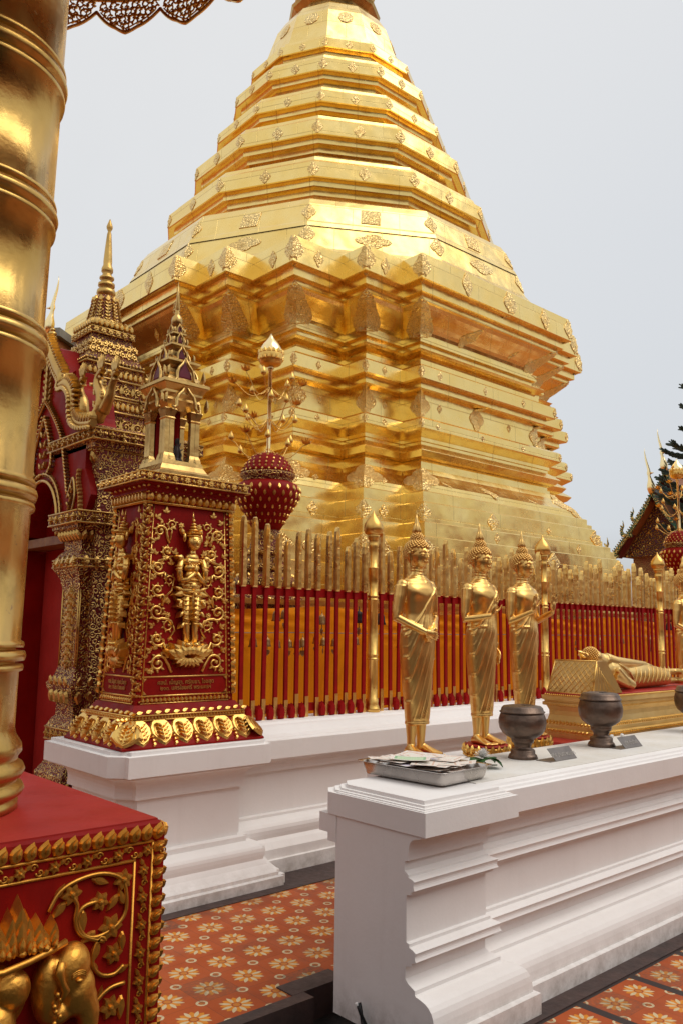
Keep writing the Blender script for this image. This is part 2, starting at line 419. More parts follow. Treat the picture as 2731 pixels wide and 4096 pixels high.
def text(body, size, B, mat, parent, name='lettering', depth=.0015, align='CENTER', squash=1.):
    cu = bpy.data.curves.new(name, 'FONT'); cu.body = body; cu.size = size; cu.extrude = depth; cu.align_x = align; cu.space_line = .95
    t = bpy.data.objects.new(name, cu); col.objects.link(t)
    dg = bpy.context.evaluated_depsgraph_get(); dg.update()
    me = bpy.data.meshes.new_from_object(t.evaluated_get(dg)); bpy.data.objects.remove(t); bpy.data.curves.remove(cu)
    o0 = root_loc(parent)
    for v in me.vertices: v.co = B(v.co.x * squash, v.co.y, v.co.z) - o0
    me.materials.clear(); me.materials.append(mat)
    o = bpy.data.objects.new(name, me); col.objects.link(o); o.parent = parent
    return o
def merge(o, mb, mat):
    """surface studs go into their part's own mesh, with their own material"""
    import bmesh
    me2 = mb.mesh('tmp', mat, root_loc(o) if o.parent else o.location); me = o.data; k = len(me.materials); me.materials.append(mat)
    bm = bmesh.new(); bm.from_mesh(me2); bmesh.ops.recalc_face_normals(bm, faces=bm.faces)
    for f_ in bm.faces: f_.material_index = k
    bm.from_mesh(me)
    bm.to_mesh(me); bm.free(); bpy.data.meshes.remove(me2)
def struct(mb, name, mat): return tag(mb.build(name, mat), kind='structure')

# ------------------------------------------------------------------ ground
m = MB()
# the terrace (left and inside), a sheet to the horizon
m.poly([(-600, 2.97, GZ), (2.49, 2.97, GZ), (2.49, 3.09, GZ), (2.76, 3.09, GZ), (2.76, 2.4, GZ), (600, 2.4, GZ), (600, 900, GZ), (-600, 900, GZ)])
struct(m, 'terrace_floor', M['tiles'])
m = MB(); m.poly([(-600, -600, GZ - .13), (600, -600, GZ - .13), (600, 3.2, GZ - .13), (-600, 3.2, GZ - .13)]); struct(m, 'lower_ground', M['lower'])
m = MB(); m.poly([(2.62, -60, GZ - .002), (600, -60, GZ - .002), (600, 2.6, GZ - .002), (2.62, 2.6, GZ - .002)]); struct(m, 'walkway', M['tiles_r'])
m = MB(); m.box(2.60, 90, 2.17, 2.5, GZ - .05, GZ + .004); struct(m, 'wall_footing_strip', M['kerb'])
m = MB(); m.box(-40, 2.53, 2.94, 3.01, GZ - .17, GZ + .006); m.box(2.47, 2.78, 3.012, 3.13, GZ - .17, GZ + .006); struct(m, 'terrace_kerb', M['kerb'])
m = MB(); m.box(-40, 60, 4.20, 4.75, GZ - .05, GZ + .005); struct(m, 'plinth_footing_strip', M['kerb'])
m = MB(); m.box(3.3, 60, 5.0, 60, GZ, GZ + .75); struct(m, 'chedi_court_floor', M['stone'])

# ------------------------------------------------------------------ foreground white wall
def profile_run(m, prof, x0, x1, yfront, ret=None):
    """moulded wall face running along x; prof = [(out, z)] top to bottom"""
    a = [m.P((x0, yfront - o, z)) for o, z in prof]; b = [m.P((x1, yfront - o, z)) for o, z in prof]
    for k in range(len(prof) - 1): m.F((a[k], a[k + 1], b[k + 1], b[k]))
def arc(o0, z0, o1, z1, n=6, bulge=.5):
    pts = []
    for k in range(n + 1):
        t = k / n; x = o0 + (o1 - o0) * t; z = z0 + (z1 - z0) * t
        dx, dz = o1 - o0, z1 - z0; s_ = sin(pi * t) * bulge
        pts.append((x - dz * s_ * .5, z + dx * s_ * .5))
    return pts
WP = [(-.10, -.675), (-.05, -.680), (-.045, -.690), (-.025, -.692), (-.02, -.702), (.0, -.704), (.0, -.805), (-.018, -.808)] + arc(-.022, -.812, -.085, -.885, 6, -.55) + \
     [(-.085, -.905), (-.105, -.908), (-.105, -.945), (-.085, -.958), (-.085, -.967), (-.065, -.972)] + arc(-.052, -.978, -.052, -1.012, 5, -.35) + [(-.07, -1.02), (-.07, -1.03), (-.095, -1.035), (-.095, -1.21),
     (-.08, -1.213), (-.08, -1.226), (-.06, -1.232)] + arc(-.045, -1.24, -.045, -1.272, 5, -.35) + [(-.068, -1.283), (-.068, -1.292), (-.10, -1.30), (-.10, -1.345), (-.085, -1.36), (-.05, -1.375), (-.05, -1.39)] + \
     arc(-.045, -1.395, .05, -1.495, 7, .5) + [(.05, -1.51), (.075, -1.513), (.075, -1.60)]
def wall_ring(prof, x0, x1, y0, y1, cut=0.):
    """closed rings for a block with the moulding on the -y and +y faces and (cut=0) flat left end"""
    rings = []
    for o, z in prof: rings.append([(x0, y0 - o, z), (x1, y0 - o, z), (x1, y1 + o, z), (x0, y1 + o, z)])
    return rings
wall = empty('low_white_wall', (6, 2.6, GZ), 'long low white moulded wall in the foreground carrying the bowls and tray', 'wall')
m = MB(); m.loft(wall_ring(WP, 3.02, 16, 2.335, 2.92), smooth=False); m.build('wall_run', M['white'], wall)
m = MB(); m.box(3.02, 16, 2.43, 2.93, -.69, -.672); m.build('wall_top', M['whitetop'], wall)
# end pier: mouldings on the front, plain end face following the profile, stepped slab round the top
m = MB()
rings = []
for o, z in WP[5:]:
    y0 = 2.275 - o; x1 = 3.09 + max(-.085, o * .9)
    x0 = 2.509
    rings.append([(x0, y0, z), (x1, y0, z), (x1, 2.79, z), (x0, 2.79, z)])
m.loft(rings, smooth=False); 
m.build('pier', M['white'], wall)
m = MB(); m.box(2.506, 2.9, 2.785, 2.895, -.88, -.801); m.box(2.507, 2.9, 2.785, 2.84, -.915, -.8805); m.build('corbel', M['white'], wall)
m = MB()
for k, (d, z0, z1) in enumerate([(0.004, -.800, -.708), (-.018, -.708, -.699), (-.036, -.699, -.691), (-.055, -.691, -.676)]):
    xa, xb, ya, yb = 2.505 - d, 3.10 + d, 2.266 - d, 2.90 + d
    if k: xa, yb = 2.505 - d * 1.0, 2.90 + d
    pts = [(xa, ya), (xb, ya), (xb, yb), (xa + .06, yb), (xa - .0, yb - .07)]
    m.loft([[(x, y, z0) for x, y in pts], [(x, y, z1) for x, y in pts]], smooth=False)
m.build('pier_cap', M['white'], wall)
m = MB(); m.box(2.56, 2.60, 2.792, 2.80, GZ, -.93); m.build('red_edge_strip', M['red'], wall)
# altar bench behind the wall
m = MB(); m.box(3.30, 16, 2.95, 3.42, -1.6, -.735); tag(m.build('altar_bench', M['white']), 'white bench behind the low wall that the gold statues stand on', 'bench')
m = MB(); m.box(4.70, 16, 2.96, 3.41, -.733, -.70); tag(m.build('red_mat', M['redtop']), 'dark red mat under the reclining statue plinth', 'mat')

# ------------------------------------------------------------------ plinth under the fence
PP = [(-.42, -.66), (-.30, -.665), (-.29, -.68), (-.27, -.682)] + arc(-.265, -.684, -.12, -.715, 6, .35) + [(-.11, -.722), (-.05, -.735), (-.045, -.745), (0, -.75), (0, -.868), (-.02, -.872)] + arc(-.03, -.876, -.09, -.945, 5, -.5) + \
     [(-.09, -.965), (-.12, -.968), (-.12, -1.24), (-.09, -1.245), (-.09, -1.262)] + arc(-.08, -1.268, -.02, -1.38, 6, .6) + [(.0, -1.40), (.03, -1.44), (.03, -1.50), (.05, -1.503), (.05, -1.60)]
pl = empty('fence_plinth', (8, 4.9, GZ), 'long white moulded plinth under the red and gold fence', 'plinth')
m = MB(); m.loft(wall_ring(PP, 3.2, 18, 4.54, 5.4), smooth=False); m.build('plinth_run', M['white'], pl)
# ------------------------------------------------------------------ pedestal under the carved pillar
pd = empty('white_pedestal', (2.85, 4.85, GZ), 'white moulded pedestal under the carved red and gold pillar', 'pedestal')
PD = [(-.055, -.712), (-.03, -.714), (-.03, -.733), (0, -.736), (0, -.853), (-.022, -.856), (-.022, -.866)] + arc(-.03, -.87, -.115, -.985, 8, -.55) + [(-.115, -1.0), (-.14, -1.003), (-.14, -1.30), (-.10, -1.305), (-.10, -1.335)] + \
     arc(-.09, -1.34, -.02, -1.44, 7, .6) + [(.0, -1.47), (.03, -1.50), (.05, -1.515), (.05, -1.535), (.075, -1.54), (.075, -1.60)]
m = MB(); rings = []
for o, z in PD:
    x0, x1, y0, y1 = 2.275 - o, 3.385 + o, 4.36 - o, 5.35 + o
    c = .075
    rings.append([(x0 + c, y0, z), (x1 - c * .5, y0, z), (x1 - c * .5, y0 + c * .5, z), (x1, y0 + c * .5, z), (x1, y1, z), (x0, y1, z), (x0, y0 + c + .04, z), (x0 + c, y0 + .04, z)])
m.loft(rings, smooth=False); m.build('pedestal_block', M['white'], pd)

# ------------------------------------------------------------------ carved pillar
CX, CY = 2.85, 4.83
def side(cx, cy, hx0, hy0, z0, hx1, hy1, z1, which):
    """frame on a battered side face: x from -half to half, y up the face"""
    if which == 'F': a = V(cx, cy - hy0, z0); b = V(cx, cy - hy1, z1); u = V(1, 0, 0)
    if which == 'L': a = V(cx - hx0, cy, z0); b = V(cx - hx1, cy, z1); u = V(0, -1, 0)
    if which == 'R': a = V(cx + hx0, cy, z0); b = V(cx + hx1, cy, z1); u = V(0, 1, 0)
    if which == 'B': a = V(cx, cy + hy0, z0); b = V(cx, cy + hy1, z1); u = V(-1, 0, 0)
    v = (b - a).normalized(); return basis(a, u, v, u.cross(v)), (b - a).length
def shift(B, dx, dy=0., k=1.): return lambda x, y, z=0.: B(x * k + dx, y + dy, z)

def deity(m, B, s=1., side_view=False):
    """praying crowned figure in relief; local height ~.78, feet at y=0"""
    def E(x, y, z, rx, ry, rz):
        c = B(x * s, y * s, z * s); o = B(0, 0, 0); u = (B(1, 0, 0) - o); v = (B(0, 1, 0) - o); n = (B(0, 0, 1) - o)
        m.ell(c, (rx * s, ry * s, rz * s), 12, 8, Matrix((u, v, n)).transposed())
    def Tb(pts, r, n=8): m.tube([B(p[0] * s, p[1] * s, p[2] * s) for p in pts], [q * s for q in r] if isinstance(r, list) else r * s, n)
    for sg in (-1, 1):
        Tb([(sg * .028, .0, .02), (sg * .032, .14, .02), (sg * .036, .30, .02)], [.02, .026, .036])
        E(sg * .03, -.005, .035, .022, .018, .035)
        for k in range(3): Tb([(sg * .03 - .02, .03 + k * .012, .03), (sg * .03 + .022, .03 + k * .012, .03)], .006, 6)
        Tb([(sg * .078, .545, .025), (sg * .098, .47, .03), (sg * .09, .40, .04)], [.025, .021, .019])
        Tb([(sg * .09, .40, .04), (sg * .05, .41, .06), (sg * .008, .455, .075)], [.019, .016, .012])
        m.leaf(shift(B, 0), sg * .072 * s, .545 * s, (.25 if sg > 0 else pi - .25), .06 * s, .045 * s, .05 * s)
        for k in range(2): E(sg * .10, .475 + k * .02, .03, .028, .006, .026)
        for q in range(7):
            yy = .13 + .03 * q; w_ = .030 + .003 * q
            Tb([(sg * .033 - w_, yy + .012, .02), (sg * .033 - w_ * .5, yy - .004, .05), (sg * .033 + w_ * .5, yy - .004, .05), (sg * .033 + w_, yy + .012, .02)], .0055, 6)
        for q in range(3): m.leaf(shift(B, 0), sg * (.05 + .01 * q) * s, (.14 + .07 * q) * s, (-.9 if sg > 0 else pi + .9), .06 * s, .03 * s, .045 * s)
        # skirt flanges
        for q, (yy, L) in enumerate([(.25, .085), (.325, .10), (.385, .05)]):
            m.leaf(B, sg * .03 * s, yy * s, (-.15 if sg > 0 else pi + .15) , L * s * 1.15, .05 * s, .03 * s); m.leaf(B, sg * .05 * s, (yy + .012) * s, (.35 if sg > 0 else pi - .35) , L * s * .9, .03 * s, .03 * s)
        E(sg * .062, .685, .03, .012, .03, .012)
        m.leaf(B, sg * .055 * s, .70 * s, (1.1 if sg > 0 else pi - 1.1), .06 * s, .035 * s, .02 * s)
    for k, (rx, yy) in enumerate([(.075, .34), (.07, .37), (.06, .40), (.053, .44), (.062, .49), (.074, .53), (.05, .555)]):
        E(0, yy, .02, rx, .035, .036)
    for k in range(5): E(0, .30 + .03 * k, .045, .045 + .004 * k, .007, .02)
    m.leaf(B, 0, .36 * s, -pi / 2, .20 * s, .055 * s, .07 * s)
    for q in range(6): m.leaf(shift(B, 0), 0, (.33 - .03 * q) * s, -pi / 2, .045 * s, .03 * s, .085 * s)
    E(0, .22, .035, .024, .08, .02); E(0, .37, .05, .03, .03, .02); E(0, .41, .045, .056, .009, .028)
    E(0, .475, .075, .011, .032, .012)
    for k in range(9):
        a = pi * k / 8; E(.05 * cos(a + pi), .54 + .035 * sin(a + pi), .052, .007, .007, .007)
    E(0, .585, .03, .022, .03, .022)
    E(0, .655, .045, .046, .056, .045)                 # head
    E(0, .645, .092, .008, .018, .010); E(0, .621, .086, .014, .005, .006)
    for sg in (-1, 1): E(sg * .018, .662, .084, .012, .004, .005); E(sg * .018, .674, .084, .014, .003, .005)
    for k, (r, yy) in enumerate([(.05, .695), (.044, .712), (.036, .735), (.027, .755), (.019, .775), (.012, .80)]):
        E(0, yy, .035, r, .011, r)
    Tb([(0, .80, .03), (0, .86, .028)], [.010, .001])
    for k in range(7): m.leaf(B, (-.036 + .012 * k) * s, .70 * s, pi / 2, .028 * s, .013 * s, .085 * s)

def lotus_base(m, B, s=1.):
    for rowk, (n, L, w, a0, a1, h, y0) in enumerate([(7, .13, .075, .35, pi - .35, .05, 0), (6, .10, .07, .6, pi - .6, .06, -.005)]):
        for k in range(n):
            a = a0 + (a1 - a0) * k / (n - 1); m.leaf(B, cos(a) * .045 * s, (y0 + sin(a) * .01) * s, a, L * s * (.85 + .15 * abs(cos(a)) * 1.4), w * s, h * s)
    for k in range(9):
        a = pi + .15 + (pi - .3) * k / 8; m.leaf(B, cos(a) * .02 * s, 0, a, (.075 + .03 * abs(cos(a))) * s, .045 * s, .04 * s)

pil = empty('carved_pillar', (CX, CY, -.71), 'square red pillar with gilded praying deities and scrollwork on a lotus base', 'pillar')
b0 = (.355, .235, -.47); b1 = (.31, .20, .775)
m = MB(); m.rects([(.505, .39, -.71), (.505, .39, -.70), (.47, .355, -.655), (.43, .315, -.60), (.405, .29, -.56), (.41, .295, -.553), (.41, .295, -.53), (.40, .285, -.525), (.385, .27, -.50), (.365, .25, -.47)], CX, CY); m.build('plinth', M['red'], pil)
m = MB(); m.rects([(*b0,), (*b1,)], CX, CY); m.build('shaft', M['red'], pil)
m = MB(); m.rects([(.325, .215, .775), (.33, .22, .79), (.335, .225, .86), (.345, .235, .872), (.35, .24, .885), (.38, .27, .89), (.385, .275, .90)], CX, CY); m.build('frieze', M['red'], pil)
m = MB(); m.rects([(.40, .29, .90), (.405, .295, .905), (.405, .295, .955), (.395, .285, .965), (.37, .26, .97)], CX, CY); m.build('cornice', M['redgold'], pil)
# base petals
m = MB()
for w, L in (('F', 1.0), ('L', .77)):
    B, H = side(CX, CY, .505, .39, -.70, .405, .29, -.56, w); BB = shift(B, -L / 2)
    n = 6 if w == 'F' else 5; ww = L / n
    for k in range(n):
        x = (k + .5) * ww
        if w == 'F': x = L * (.06 + .88 * (k + .5) / n)
        for (sc, h, yy) in ((1., .010, 0), (.76, .015, .012), (.42, .021, .035)):
            q = ww * .98 * sc; Hh = H * 1.06 * sc
            y0 = .004 + yy
            pts = [(x + q * a, y0 + Hh * b) for a, b in ((0, 0), (.28, .16), (.46, .42), (.48, .66), (.36, .88), (.2, 1.), (-.2, 1.), (-.36, .88), (-.48, .66), (-.46, .42), (-.28, .16))]
            m.relief(BB, pts, h, inner=.86)
        for t in range(4):
            yy = .035 + t * .026
            for sg in (-1, 1): m.leaf(BB, x, yy, pi / 2 + sg * .95, ww * .34, .018, .036)
        if k < n - 1:
            for t in range(3): m.disc(BB, x + ww / 2 * (.88 if w == 'F' else 1) , .014 + t * .024, .013 - .003 * t, .016)
    m.row(BB, L - .12, H + .004, .028, .026, .010)
# corner petal
Bc = basis((CX - .50, CY - .385, -.70), (1, -1, 0), (.09, .09, .145), (-1, -1, .9))
for sc, h in ((1., .0), (.75, .006), (.42, .012)):
    pts = [(.10 * sc * a, .006 + .17 * sc * b + (1 - sc) * .03) for a, b in ((0, 0), (.5, .16), (.95, .42), (.9, .66), (.6, .88), (.3, 1.), (-.3, 1.), (-.6, .88), (-.9, .66), (-.95, .42), (-.5, .16))]
    m.relief(Bc, pts, h + .012, inner=.86)
for t in range(4):
    for sg in (-1, 1): m.leaf(Bc, 0, .04 + t * .028, pi / 2 + sg * .95, .06, .02, .038)
Bc = basis((CX + .50, CY - .385, -.70), (1, 1, 0), (-.09, .09, .145), (1, -1, .9))
for sc, h in ((1., .0), (.75, .006), (.42, .012)):
    m.relief(Bc, [(.10 * sc * a, .006 + .17 * sc * b + (1 - sc) * .03) for a, b in ((0, 0), (.5, .16), (.95, .42), (.9, .66), (.6, .88), (.3, 1.), (-.3, 1.), (-.6, .88), (-.9, .66), (-.95, .42), (-.5, .16))], h + .012, inner=.86)
m.build('lotus_petals', M['gold'], pil)
# mouldings between base and shaft, frieze petals
m = MB()
for w, hx, hy in (('F', .41, .295), ('L', .41, .295), ('R', .41, .295)):
    L = 2 * (hx if w == 'F' else hy)
    B, H = side(CX, CY, hx, hy, -.553, hx, hy, -.53, w); BB = shift(B, -L / 2)
    m.line(BB, [(0, -.003), (L, -.003)], .006); m.line(BB, [(0, .024), (L, .024)], .006); m.row(BB, L, .001, .022, .022, .007)
    B, H = side(CX, CY, .40, .285, -.525, .36, .245, -.46, w); BB = shift(B, -L / 2)
    n = int(L / .06)
    for k in range(n): m.leaf(BB, .03 + (k + .1) * L / n, .006, .35 if k % 2 else .15, .06, .03, .012)
    B, H = side(CX, CY, .33, .218, .78, .338, .228, .865, w); L2 = .66 if w == 'F' else .44; BB = shift(B, -L2 / 2)
    m.row(BB, L2, .004, .052 if w == 'F' else .04, .066, .02, beads=True)
    m.line(BB, [(0, -.004), (L2, -.004)], .007); m.line(BB, [(0, .0), (L2, .0)], .004, .008)
    B, H = side(CX, CY, .345, .235, .872, .345, .235, .90, w); BB = shift(B, -.35 if w == 'F' else -.24)
    m.beads(BB, .02, .008, (.7 if w == 'F' else .48) - .02, .008, .06, .011)
    B, H = side(CX, CY, .407, .297, .90, .407, .297, .96, w); L3 = .81 if w == 'F' else .59; BB = shift(B, -L3 / 2)
    n = 9 if w == 'F' else 7
    for k in range(n):
        m.flower(BB, (k + .5) * L3 / n, .03, .026, .008, 8); m.disc(BB, k * L3 / n, .03, .012, .012)
    m.line(BB, [(0, .002), (L3, .002)], .005); m.line(BB, [(0, .056), (L3, .056)], .005)
m.build('carved_mouldings', M['gold'], pil)
# face frames, inscription panels, scrolls and figures
mf = MB(); ms = MB(); rsc = random.Random(31)
for w in ('F', 'L'):
    hx0, hy0, z0 = b0; hx1, hy1, z1 = b1
    B, H = side(CX, CY, hx0, hy0, z0, hx1, hy1, z1, w)
    h0, h1 = (hx0, hx1) if w == 'F' else (hy0, hy1)
    def wd(y): return h0 + (h1 - h0) * y / H
    fr = .035 if w == 'F' else .03
    for sg in (-1, 1):
        mf.line(B, [(sg * (wd(0) - fr * 1.3), 0), (sg * (wd(H) - fr * 1.3), H)], .0055)
        if w == 'F' or sg > 0:
            pass
        for k in range(36):          # beads
            y = H * (k + .5) / 36; mf.disc(B, sg * (wd(y) - fr * .75), y, .0085, .008, 6)
    for y in (.005, .05, .165): mf.line(B, [(-wd(y) + fr, y), (wd(y) - fr, y)], .006)
    mf.row(shift(B, -(wd(.02) - fr)), 2 * (wd(.02) - fr), .012, .03, .032, .012, beads=False)
    # bracket corners of the inscription
    for sx in (-1, 1):
        for yy, sy in ((.058, 1), (.158, -1)): mf.relief(B, [(sx * (wd(.1) - fr * 1.3), yy), (sx * (wd(.1) - fr * 1.3 - .03), yy), (sx * (wd(.1) - fr * 1.3), yy + sy * .03)], .008)
    K = (wd(.6) - fr * 1.4)
    k = 1. if w == 'F' else .62
    for sg in (-1, 1):
        def S(cx, cy, r, a0, t, d, lead=None, rr=.0105):
            Bx = (lambda x, y, z=0.: B(sg * x * K / .255, y, z))
            if w == 'L': Bx = (lambda x, y, z=0.: B(sg * x * K / .255, y, z * .9))
            ms.scroll(Bx, cx, cy, r, a0, t, d, rr if w == 'F' else rr * .8, True, lead)
        S(.185, .245, .052, 2.4, 1.3, -1, [(.10, .19), (.12, .235)])
        S(.195, .395, .045, -2.6, 1.3, 1, [(.10, .36), (.14, .33)])
        S(.125, .475, .04, 2.0, 1.1, -1, [(.12, .40), (.085, .45)], .007)
        S(.20, .565, .05, -2.2, 1.35, 1, [(.10, .48), (.13, .52)])
        S(.20, .70, .042, -2.4, 1.3, 1, [(.17, .60), (.16, .66)])
        S(.125, .76, .035, 2.6, 1.2, -1, [(.15, .66), (.11, .70)], .007)
        S(.20, .84, .046, -2.5, 1.35, 1, [(.15, .76), (.155, .81)])
        S(.145, .945, .04, -2.4, 1.3, 1, [(.20, .88), (.15, .90)])
        S(.195, 1.07, .042, -2.9, 1.25, -1, [(.135, 1.0), (.15, 1.04)])
        S(.115, 1.12, .036, -1.4, 1.2, 1, [(.13, 1.02), (.12, 1.07)], .007)
        Bx = (lambda x, y, z=0.: B(sg * x * K / .255, y, z))
        for (x, y, a) in [(.22, .47, .6), (.15, .62, 1.9), (.235, .64, .4), (.12, .86, 1.5), (.225, .765, 1.), (.23, .93, .8), (.22, 1.15, 2.2), (.15, .30, 2.2), (.23, .32, .5), (.10, .66, 2.4), (.10, .93, 1.8), (.225, 1.0, .6), (.16, 1.19, 1.6)]:
            ms.leaf(Bx, x, y, a, .05, .026, .01); ms.leaf(Bx, x, y, a + .9, .035, .018, .008); ms.leaf(Bx, x, y, a - .9, .035, .018, .008)
        for q in range(26):
            xx, yy = rsc.uniform(.09, .25), rsc.uniform(.19, 1.19); a_ = rsc.uniform(0, 6.28)
            ms.leaf(Bx, xx, yy, a_, .04, .022, .007); ms.leaf(Bx, xx, yy, a_ + 1., .03, .016, .006)
        for (x, y) in [(.135, .545), (.16, .905), (.06, 1.12), (.23, .20)]: ms.flower(Bx, x, y, .024, .009)
    mm = MB(); 
    Bd = (lambda x, y, z=0.: B(x * (1. if w == 'F' else .72), y + .365, z + .012))
    deity(mm, Bd, .985); o = mm.build('praying_deity', M['gold'], pil)
    tag(o, 'gilded crowned deity with praying hands on the broad face' if w == 'F' else 'gilded crowned deity on the narrow left face')
    mm = MB(); lotus_base(mm, (lambda x, y, z=0.: B(x * (1.15 if w == 'F' else .72), y + .285, z + .004)), .95); mm.build('lotus_seat', M['gold'], o)
    BT = (lambda x, y, z=0.: B(x, y, z + .003))
    txt = 'ศลป์, เบ็ญจา, ศรัณยา, ไชยสุต\n๒๑๓. นครไชยศรี พระนครฯ'
    text(txt, .036, (lambda x, y, z=0.: BT(x * (.98 if w == 'F' else .56), y + .118, z)), M['goldtip'], pil, 'inscription', .002)
# leafy corner bands
for (sx, sy) in ((-1, -1), (1, -1), (-1, 1)):
    for k in range(34):
        t = (k + .3) / 34; z = b0[2] + (b1[2] - b0[2]) * t; hx = b0[0] + (b1[0] - b0[0]) * t; hy = b0[1] + (b1[1] - b0[1]) * t
        c = V(CX + sx * hx, CY + sy * hy, z)
        Bq = basis(c, (1 if sx * sy > 0 else -1, -1 if sx * sy > 0 else -1, 0) if sx * sy > 0 else (1, 1, 0), (0, 0, 1), (sx, sy, 0))
        if 0 < k: 
            for a in (.45, pi - .45): mf.leaf(Bq, 0, 0, a, .032, .02, .014)
            mf.leaf(Bq, 0, 0, pi / 2 + (.5 if k % 2 else -.5), .045, .024, .022)
mf.build('gilded_borders', M['gold'], pil); ms.build('scroll_vines', M['gold'], pil)

# ------------------------------------------------------------------ little gold shrine on the pillar
SX, SY = 2.815, 4.84
sh = empty('spirit_shrine', (SX, SY, .972), 'small gold shrine with pointed arches and spire standing on the carved pillar', 'shrine')
m = MB(); m.rects([(.19, .19, .972), (.19, .19, 1.005), (.175, .175, 1.02), (.155, .155, 1.055), (.15, .15, 1.085)], SX, SY); m.build('base', M['green_gold'], sh)
for sx in (-1, 1):
    for sy in (-1, 1):
        m = MB(); cx, cy = SX + sx * .115, SY + sy * .115
        for (ox, oy) in ((0, 0), (-sx * .035, 0), (0, -sy * .035)):
            m.rects([(.03, .03, 1.085), (.024, .024, 1.115), (.017, .017, 1.135), (.016, .016, 1.36), (.022, .022, 1.37), (.016, .016, 1.38), (.021, .021, 1.40), (.028, .028, 1.43), (.024, .024, 1.437)], cx + ox, cy + oy)
        m.build('column', M['green_gold'], sh)
m = MB(); m.box(SX - .085, SX + .085, SY + .07, SY + .085, 1.085, 1.46); m.box(SX + .02, SX + .04, SY - .03, SY + .08, 1.085, 1.45); m.build('back_panel', M['red'], sh)
m = MB(); m.rects([(.09, .09, 1.437), (.13, .13, 1.50), (.12, .12, 1.52), (.14, .14, 1.545), (.14, .14, 1.56), (.165, .165, 1.60), (.175, .175, 1.605), (.175, .175, 1.625), (.15, .15, 1.635), (.13, .13, 1.66), (.10, .10, 1.685), (.085, .085, 1.70), (.085, .085, 1.725), (.10, .10, 1.75), (.125, .125, 1.77), (.125, .125, 1.785), (.09, .09, 1.80),
      (.06, .06, 1.815), (.045, .045, 1.83), (.045, .045, 1.865), (.055, .055, 1.885), (.075, .075, 1.90), (.075, .075, 1.912), (.05, .05, 1.925), (.03, .03, 1.945), (.03, .03, 1.975), (.05, .05, 1.99), (.05, .05, 2.0), (.025, .025, 2.02)], SX, SY); m.build('tiered_roof', M['green_gold'], sh)
m = MB(); m.lathe([(.035, 2.01), (.02, 2.03), (.018, 2.05), (.03, 2.06), (.04, 2.09), (.034, 2.12), (.014, 2.145), (.02, 2.155), (.012, 2.165), (.018, 2.175), (.008, 2.30), (.001, 2.38)], SX, SY, 12); m.build('spire', M['green_gold'], sh)
def gable_leaf(m, B, w, h, r):
    """pointed ogee arch frame with curled feet"""
    pts = [(-w * .62, .02 * h), (-w * .5, -.03 * h), (-w * .42, .08 * h), (-w * .42, .3 * h), (-w * .34, .52 * h), (-w * .16, .70 * h), (0, 1. * h)]
    m.tube([B(x, y, .01) for x, y in pts], [r * .5, r, r, r, r, r * .9, r * .3], 6)
    m.tube([B(-x, y, .01) for x, y in pts], [r * .5, r, r, r, r, r * .9, r * .3], 6)
mg = MB(); mp = MB()
for lvl, (hh, z, w, hgt, r) in enumerate([(.155, 1.44, .17, .17, .013), (.135, 1.635, .15, .165, .011), (.085, 1.79, .085, .11, .008), (.05, 1.915, .06, .09, .006), (.035, 2.0, .045, .07, .005)]):
    for wch in 'FLRB':
        B, _ = side(SX, SY, hh, hh, z, hh - .01, hh - .01, z + .2, wch); gable_leaf(mg, B, w, hgt, r)
        if lvl > 0: mp.relief(B, [(-w * .38, .05 * hgt), (w * .38, .05 * hgt), (w * .36, .3 * hgt), (w * .14, .66 * hgt), (0, .92 * hgt), (-w * .14, .66 * hgt), (-w * .36, .3 * hgt)], .004)
        for sgn in (-1, 1): mg.leaf(B, sgn * hh * 1.0, 0, pi / 2 + sgn * -.25, hgt * .55, hgt * .22, .012)
mg.build('pointed_arches', M['green_gold'], sh); mp.build('dark_red_niches', M['purple'], sh)
sb = MB(); sb.lathe([(.045, 1.086), (.05, 1.10), (.04, 1.115), (.03, 1.13), (.036, 1.15), (.02, 1.20), (.012, 1.22), (.018, 1.235), (.014, 1.26), (.002, 1.29)], SX + .03, SY - .02, 10)
for a in range(5): sb.tube([(SX + .03, SY - .01, 1.17), (SX + .03 + .05 * cos(pi * a / 4), SY - .01, 1.2 + .06 * sin(pi * a / 4))], [.012, .003], 5)
tag(sb.build('seated_figurine', M['darkbell']), 'small dark figurine sitting inside the gold shrine', 'figurine')

# ------------------------------------------------------------------ the gilded chedi
CXY = V(10.27, 12.05, 0)
q = [(2.0, 4.5), (2.72, 4.5), (2.72, 4.12), (3.62, 4.12), (3.62, 3.62)]
# quarter of the redented plan, corners outward: (a, H)
QV = [(1.92, 4.45), (1.92, 4.08), (2.68, 4.08), (2.68, 3.6), (3.6, 3.6), (3.6, 2.68), (4.08, 2.68), (4.08, 1.92), (4.45, 1.92)]
PLAN = []
for sx, sy, rev in ((-1, -1, True), (-1, 1, False), (1, 1, True), (1, -1, False)):
    pts = [(x * sx, y * sy) for x, y in QV]
    PLAN += pts if rev else list(reversed(pts))
